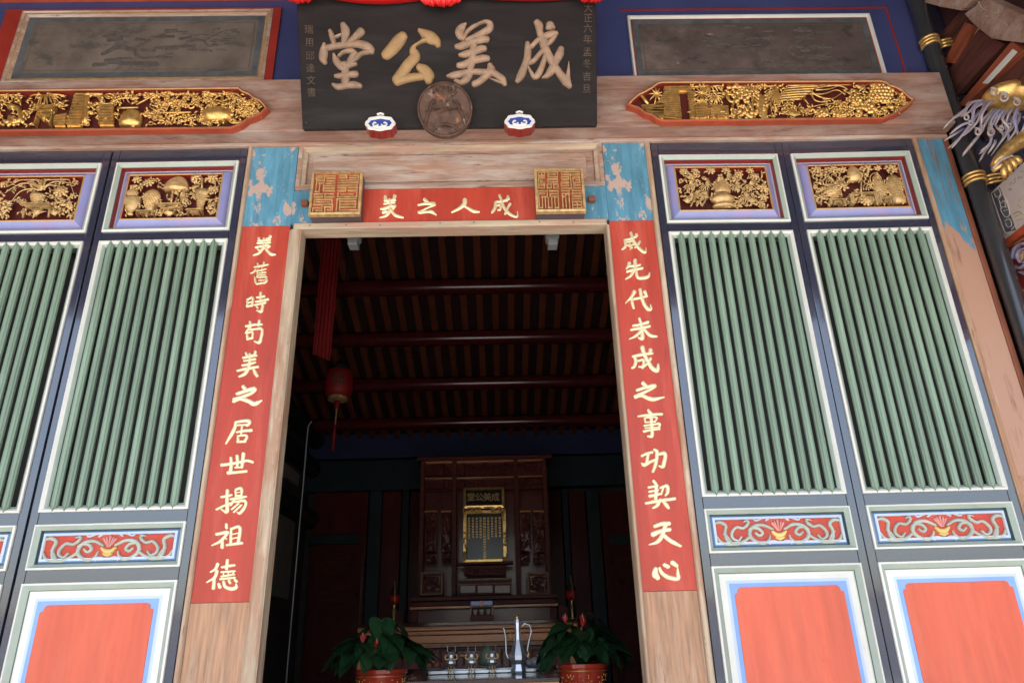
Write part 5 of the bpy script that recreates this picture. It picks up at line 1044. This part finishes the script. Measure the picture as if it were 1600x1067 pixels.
for px,lb in ((705,'left pewter wine cup with gold handles on three legs'),(737,'middle pewter wine cup with gold handles on three legs'),(769,'right pewter wine cup nearest the tall ewer')): cup(px,lb)
x = at(810,1040,1.6).x; y = 1.6; t = thing('ewer', 'tall pewter wine ewer with slender spout and curved handle', 'ewer', (x,y,T1))
MB().lathe((x,y,T1),[(.046,0),(.050,.012),(.040,.05),(.052,.075),(.054,.10),(.040,.14),(.022,.19),(.017,.25),(.020,.27),(.022,.29),(.015,.315)],8).build('ewer_body','steel',t)
MB().lathe((x,y,T1+.316),[(.014,0),(.016,.008),(.007,.02),(.003,.026)],10).build('lid_knob','gold',t,smooth=True)
MB().tube([(x-.048,y,T1+.085),(x-.066,y,T1+.09),(x-.074,y,T1+.12),(x-.074,y,T1+.20),(x-.082,y,T1+.25),(x-.094,y,T1+.27)],[.007,.007,.006,.005,.005,.006],8).build('spout','steel',t,smooth=True)
MB().tube([(x+.022,y,T1+.26),(x+.045,y,T1+.285),(x+.078,y,T1+.275),(x+.088,y,T1+.24),(x+.070,y,T1+.18),(x+.058,y,T1+.13),(x+.068,y,T1+.10),(x+.055,y,T1+.085)],[.006]*8,8).build('handle','steel',t,smooth=True)
mb = MB()
for dx,dz in ((-.055,.215),(-.045,.225),(-.036,.213),(-.046,.203)): mb.blob((x+dx,y-.004,T1+dz),.007,6,4)
mb.tube([(x-.074,y,T1+.213),(x-.018,y,T1+.213)],.003,5); mb.build('gold_flower','gold',t,smooth=True)
MB().tube([(x+.058,y,T1+.125),(x+.066,y-.006,T1+.108),(x+.056,y-.006,T1+.092),(x+.07,y-.006,T1+.085)],.006,6).build('gold_scroll','gold',t,smooth=True)
def plate(px, y, r_, lb, fr, ml):
    x = at(px,1036,y).x; t = thing('plate', lb, 'plate', (x,y,T1+.006), 'porcelain plates on the table'); MB().lathe((x,y,T1+.007),[(r_*.5,0),(r_*.5,.012),(r_*.9,.022),(r_,.030),(r_*.95,.028)],28).build('plate_body','plate',t,smooth='auto')
    rnd = random.Random(int(px))
    for k in range(fr):
        an = 2*pi*k/max(1,fr-1); d = r_*.5 if k else 0; f = MB().blob((x+d*cos(an),y+d*sin(an),T1+.03+.022+(.012 if not k else 0)),(.026,.026,.022),10,7).build('fruit',ml,smooth=True,ori=(x+d*cos(an),y+d*sin(an),T1+.05))
        tag(f, ('top ' if not k else '')+'round '+('brown cake' if ml=='fruit' else 'glass wrapped sweet')+' piled on the '+('left' if px < 720 else 'right' if px > 800 else 'middle')+' plate', 'food', 'food piled on the plates'); 
plate(678,1.88,.10,'left white plate holding brown cakes',7,'fruit'); plate(768,2.0,.06,'middle white plate behind the wine cups',0,'fruit'); plate(836,1.95,.075,'right white plate of wrapped sweets beside the ewer',5,'plate')
x = at(762,1010,2.0).x; y = 2.0; t = thing('pomelo', 'grey green pomelo with a dry stalk on the middle plate', 'fruit', (x,y,T1+.03))
MB().lathe((x,y,T1+.03),[(.03,0),(.058,.02),(.064,.045),(.052,.085),(.032,.115),(.012,.128)],20).build('fruit_body','olive',t,smooth=True)
MB().tube([(x,y,T1+.155),(x-.012,y,T1+.17),(x-.035,y,T1+.168)],.0035,5).tube([(x,y,T1+.158),(x+.02,y,T1+.165),(x+.045,y,T1+.16)],.003,5).build('stalk','olive',t)
t = thing('tray', 'long pale silver tray behind the wine cups', 'tray', (.1,1.8,T1))
B(-.24,.42,1.72,2.06,T1,T1+.006).build('tray_base','steel',t,bevel=.002)
for q_ in ((-.24,.42,1.715,1.725),(-.24,.42,2.055,2.065)): B(q_[0],q_[1],q_[2],q_[3],T1+.001,T1+.022).build('tray_rim','steel',t,bevel=.003)
for q_ in ((-.25,-.24,1.715,2.065),(.42,.43,1.715,2.065)): B(q_[0],q_[1],q_[2],q_[3],T1+.001,T1+.022).build('tray_rim','steel',t,bevel=.003)
# potted anthuriums
def heart(L_=1.0):
    out_ = []; 
    for s_ in (1,-1):
        pts = [(0,-.02),(.13,-.16),(.32,-.15),(.44,.04),(.43,.27),(.32,.54),(.16,.80),(0,1.0)]
        out_.append([(s_*a,b) for a,b in pts])
    mb = MB(); vs = []; fs = []
    R_ = out_[0]; Lf = out_[1]; n = len(R_)
    mid = [(0,b) for a,b in R_]; z = lambda a,b: .10*abs(a)-.25*b*b+.03*sin(b*14)*abs(a)*2
    for a,b in R_: vs.append((a,b,z(a,b)))
    for a,b in Lf: vs.append((a,b,z(a,b)))
    for a,b in mid: vs.append((a,max(b,-.02),z(a,b)-.015))
    for i in range(n-1): fs += [(2*n+i,i,i+1,2*n+i+1),(n+i,2*n+i,2*n+i+1,n+i+1)]
    return vs, fs
hv, hf = heart()
def heart_mesh(name, mt_):
    me = bpy.data.meshes.new(name); me.from_pydata(hv,[],hf); me.materials.append(M[mt_]); [setattr(p,'use_smooth',True) for p in me.polygons]; return me
leafme = heart_mesh('leaf','leafm'); spame = heart_mesh('spathe','flower')
def plant(pxc, lb, potlb, seed, spread):
    y = 1.3; x = at(pxc,1045,y).x; zp = .878; rnd = random.Random(seed)
    p = thing('flower_pot', potlb, 'pot', (x,y,zp-.22), 'red glazed plant pots'); R_ = .14
    MB().lathe((x,y,zp-.22),[(R_*.62,0),(R_*.66,.02),(R_*.9,.12),(R_,.195),(R_*1.06,.20),(R_*1.06,.22),(R_*.97,.22),(R_*.95,.19)],32).build('pot_body','pot',p,smooth='auto')
    mb = MB()
    for k in range(70):
        th = rnd.uniform(-pi,0); h_ = rnd.uniform(.06,.17); rr = np.interp(h_,[.02,.12,.195],[R_*.66,R_*.9,R_])+.0005; mb.blob((x+rr*cos(th),y+rr*sin(th),zp-.22+h_),(.006,.003,.004),6,4,rot=rnd.uniform(0,3))
    mb.tube([(x+R_*1.0*cos(a),y+R_*1.0*sin(a),zp-.035) for a in np.linspace(-pi,0,20)],.0025,5); mb.build('gold_pattern','gold',p,smooth=True)
    st_ = thing('pot_stand','dark timber stand under the '+('left' if pxc < 700 else 'right')+' plant pot','stand',(x,y,0)); B(x-.15,x+.15,y-.15,y+.15,zp-.26,zp-.221).build('stand_top','cabinet',st_,bevel=.004)
    for dx in (-.12,.12):
        for dy in (-.12,.12): B(x+dx-.02,x+dx+.02,y+dy-.02,y+dy+.02,.02,zp-.261).build('leg','cabinet',st_)
    t = thing('anthurium', lb, 'potted plant', (x,y,zp), 'anthurium plants before the altar')
    stems = MB()
    def put(me, nm, c, yawa, tilt, sc_, rl=0):
        o = bpy.data.objects.new(nm, me); col.objects.link(o); o.parent = t; o.location = Vector(c)-Vector((x,y,zp)); o.rotation_euler = Euler((tilt,rl,yawa),'XYZ'); o.scale = (sc_,)*3; o['_o'] = t['_o']; return o
    for k in range(58):
        an = rnd.uniform(0,2*pi) if k > 14 else rnd.uniform(pi*1.0,2*pi); q = math.sqrt(rnd.random()); rr = spread*(.25+.75*q); h_ = .04+.24*(1-q*.75)*rnd.uniform(.6,1.1)
        c = (x+rr*cos(an), y+rr*sin(an)*.75, zp+h_); ya = an-pi/2+rnd.uniform(-.5,.5)
        put(leafme,'leaf',c,ya,rnd.uniform(-.95,-.1),rnd.uniform(.12,.18),rnd.uniform(-.3,.3))
        stems.tube([(x+.02*cos(an),y+.02*sin(an),zp-.02),(x+rr*.4*cos(an),y+rr*.3*sin(an),zp+h_*.8),c],.0025,5)
    for k in range(6):
        an = rnd.uniform(0,2*pi); rr = spread*rnd.uniform(.1,.75); h_ = rnd.uniform(.14,.27); c = (x+rr*cos(an),y-abs(rr*sin(an)*.8)-.05,zp+h_)
        o = put(spame,'flower',c,rnd.uniform(2.4,3.9),rnd.uniform(-1.5,-.9),rnd.uniform(.028,.042)); stems.tube([(x,y,zp),(x+rr*.5*cos(an),y+rr*.3*sin(an),zp+h_*.7),c],.0025,5)
        sp = MB().tube([(c[0],c[1]-.006,c[2]-.008),(c[0],c[1]-.022,c[2]+.012)],[.0035,.0025],6).build('spadix','gilt_wood',t)
    stems.build('stem','leafm',t)
plant(596,'left anthurium with dark glossy leaves and red flowers','red glazed pot with gold pattern left of the tables',11,.20)
plant(910,'right anthurium with dark glossy leaves and red flowers','red glazed pot with gold pattern right of the tables',23,.185)
# ================================================================ clean up
for o in bpy.data.objects:
    if '_o' in o: del o['_o']
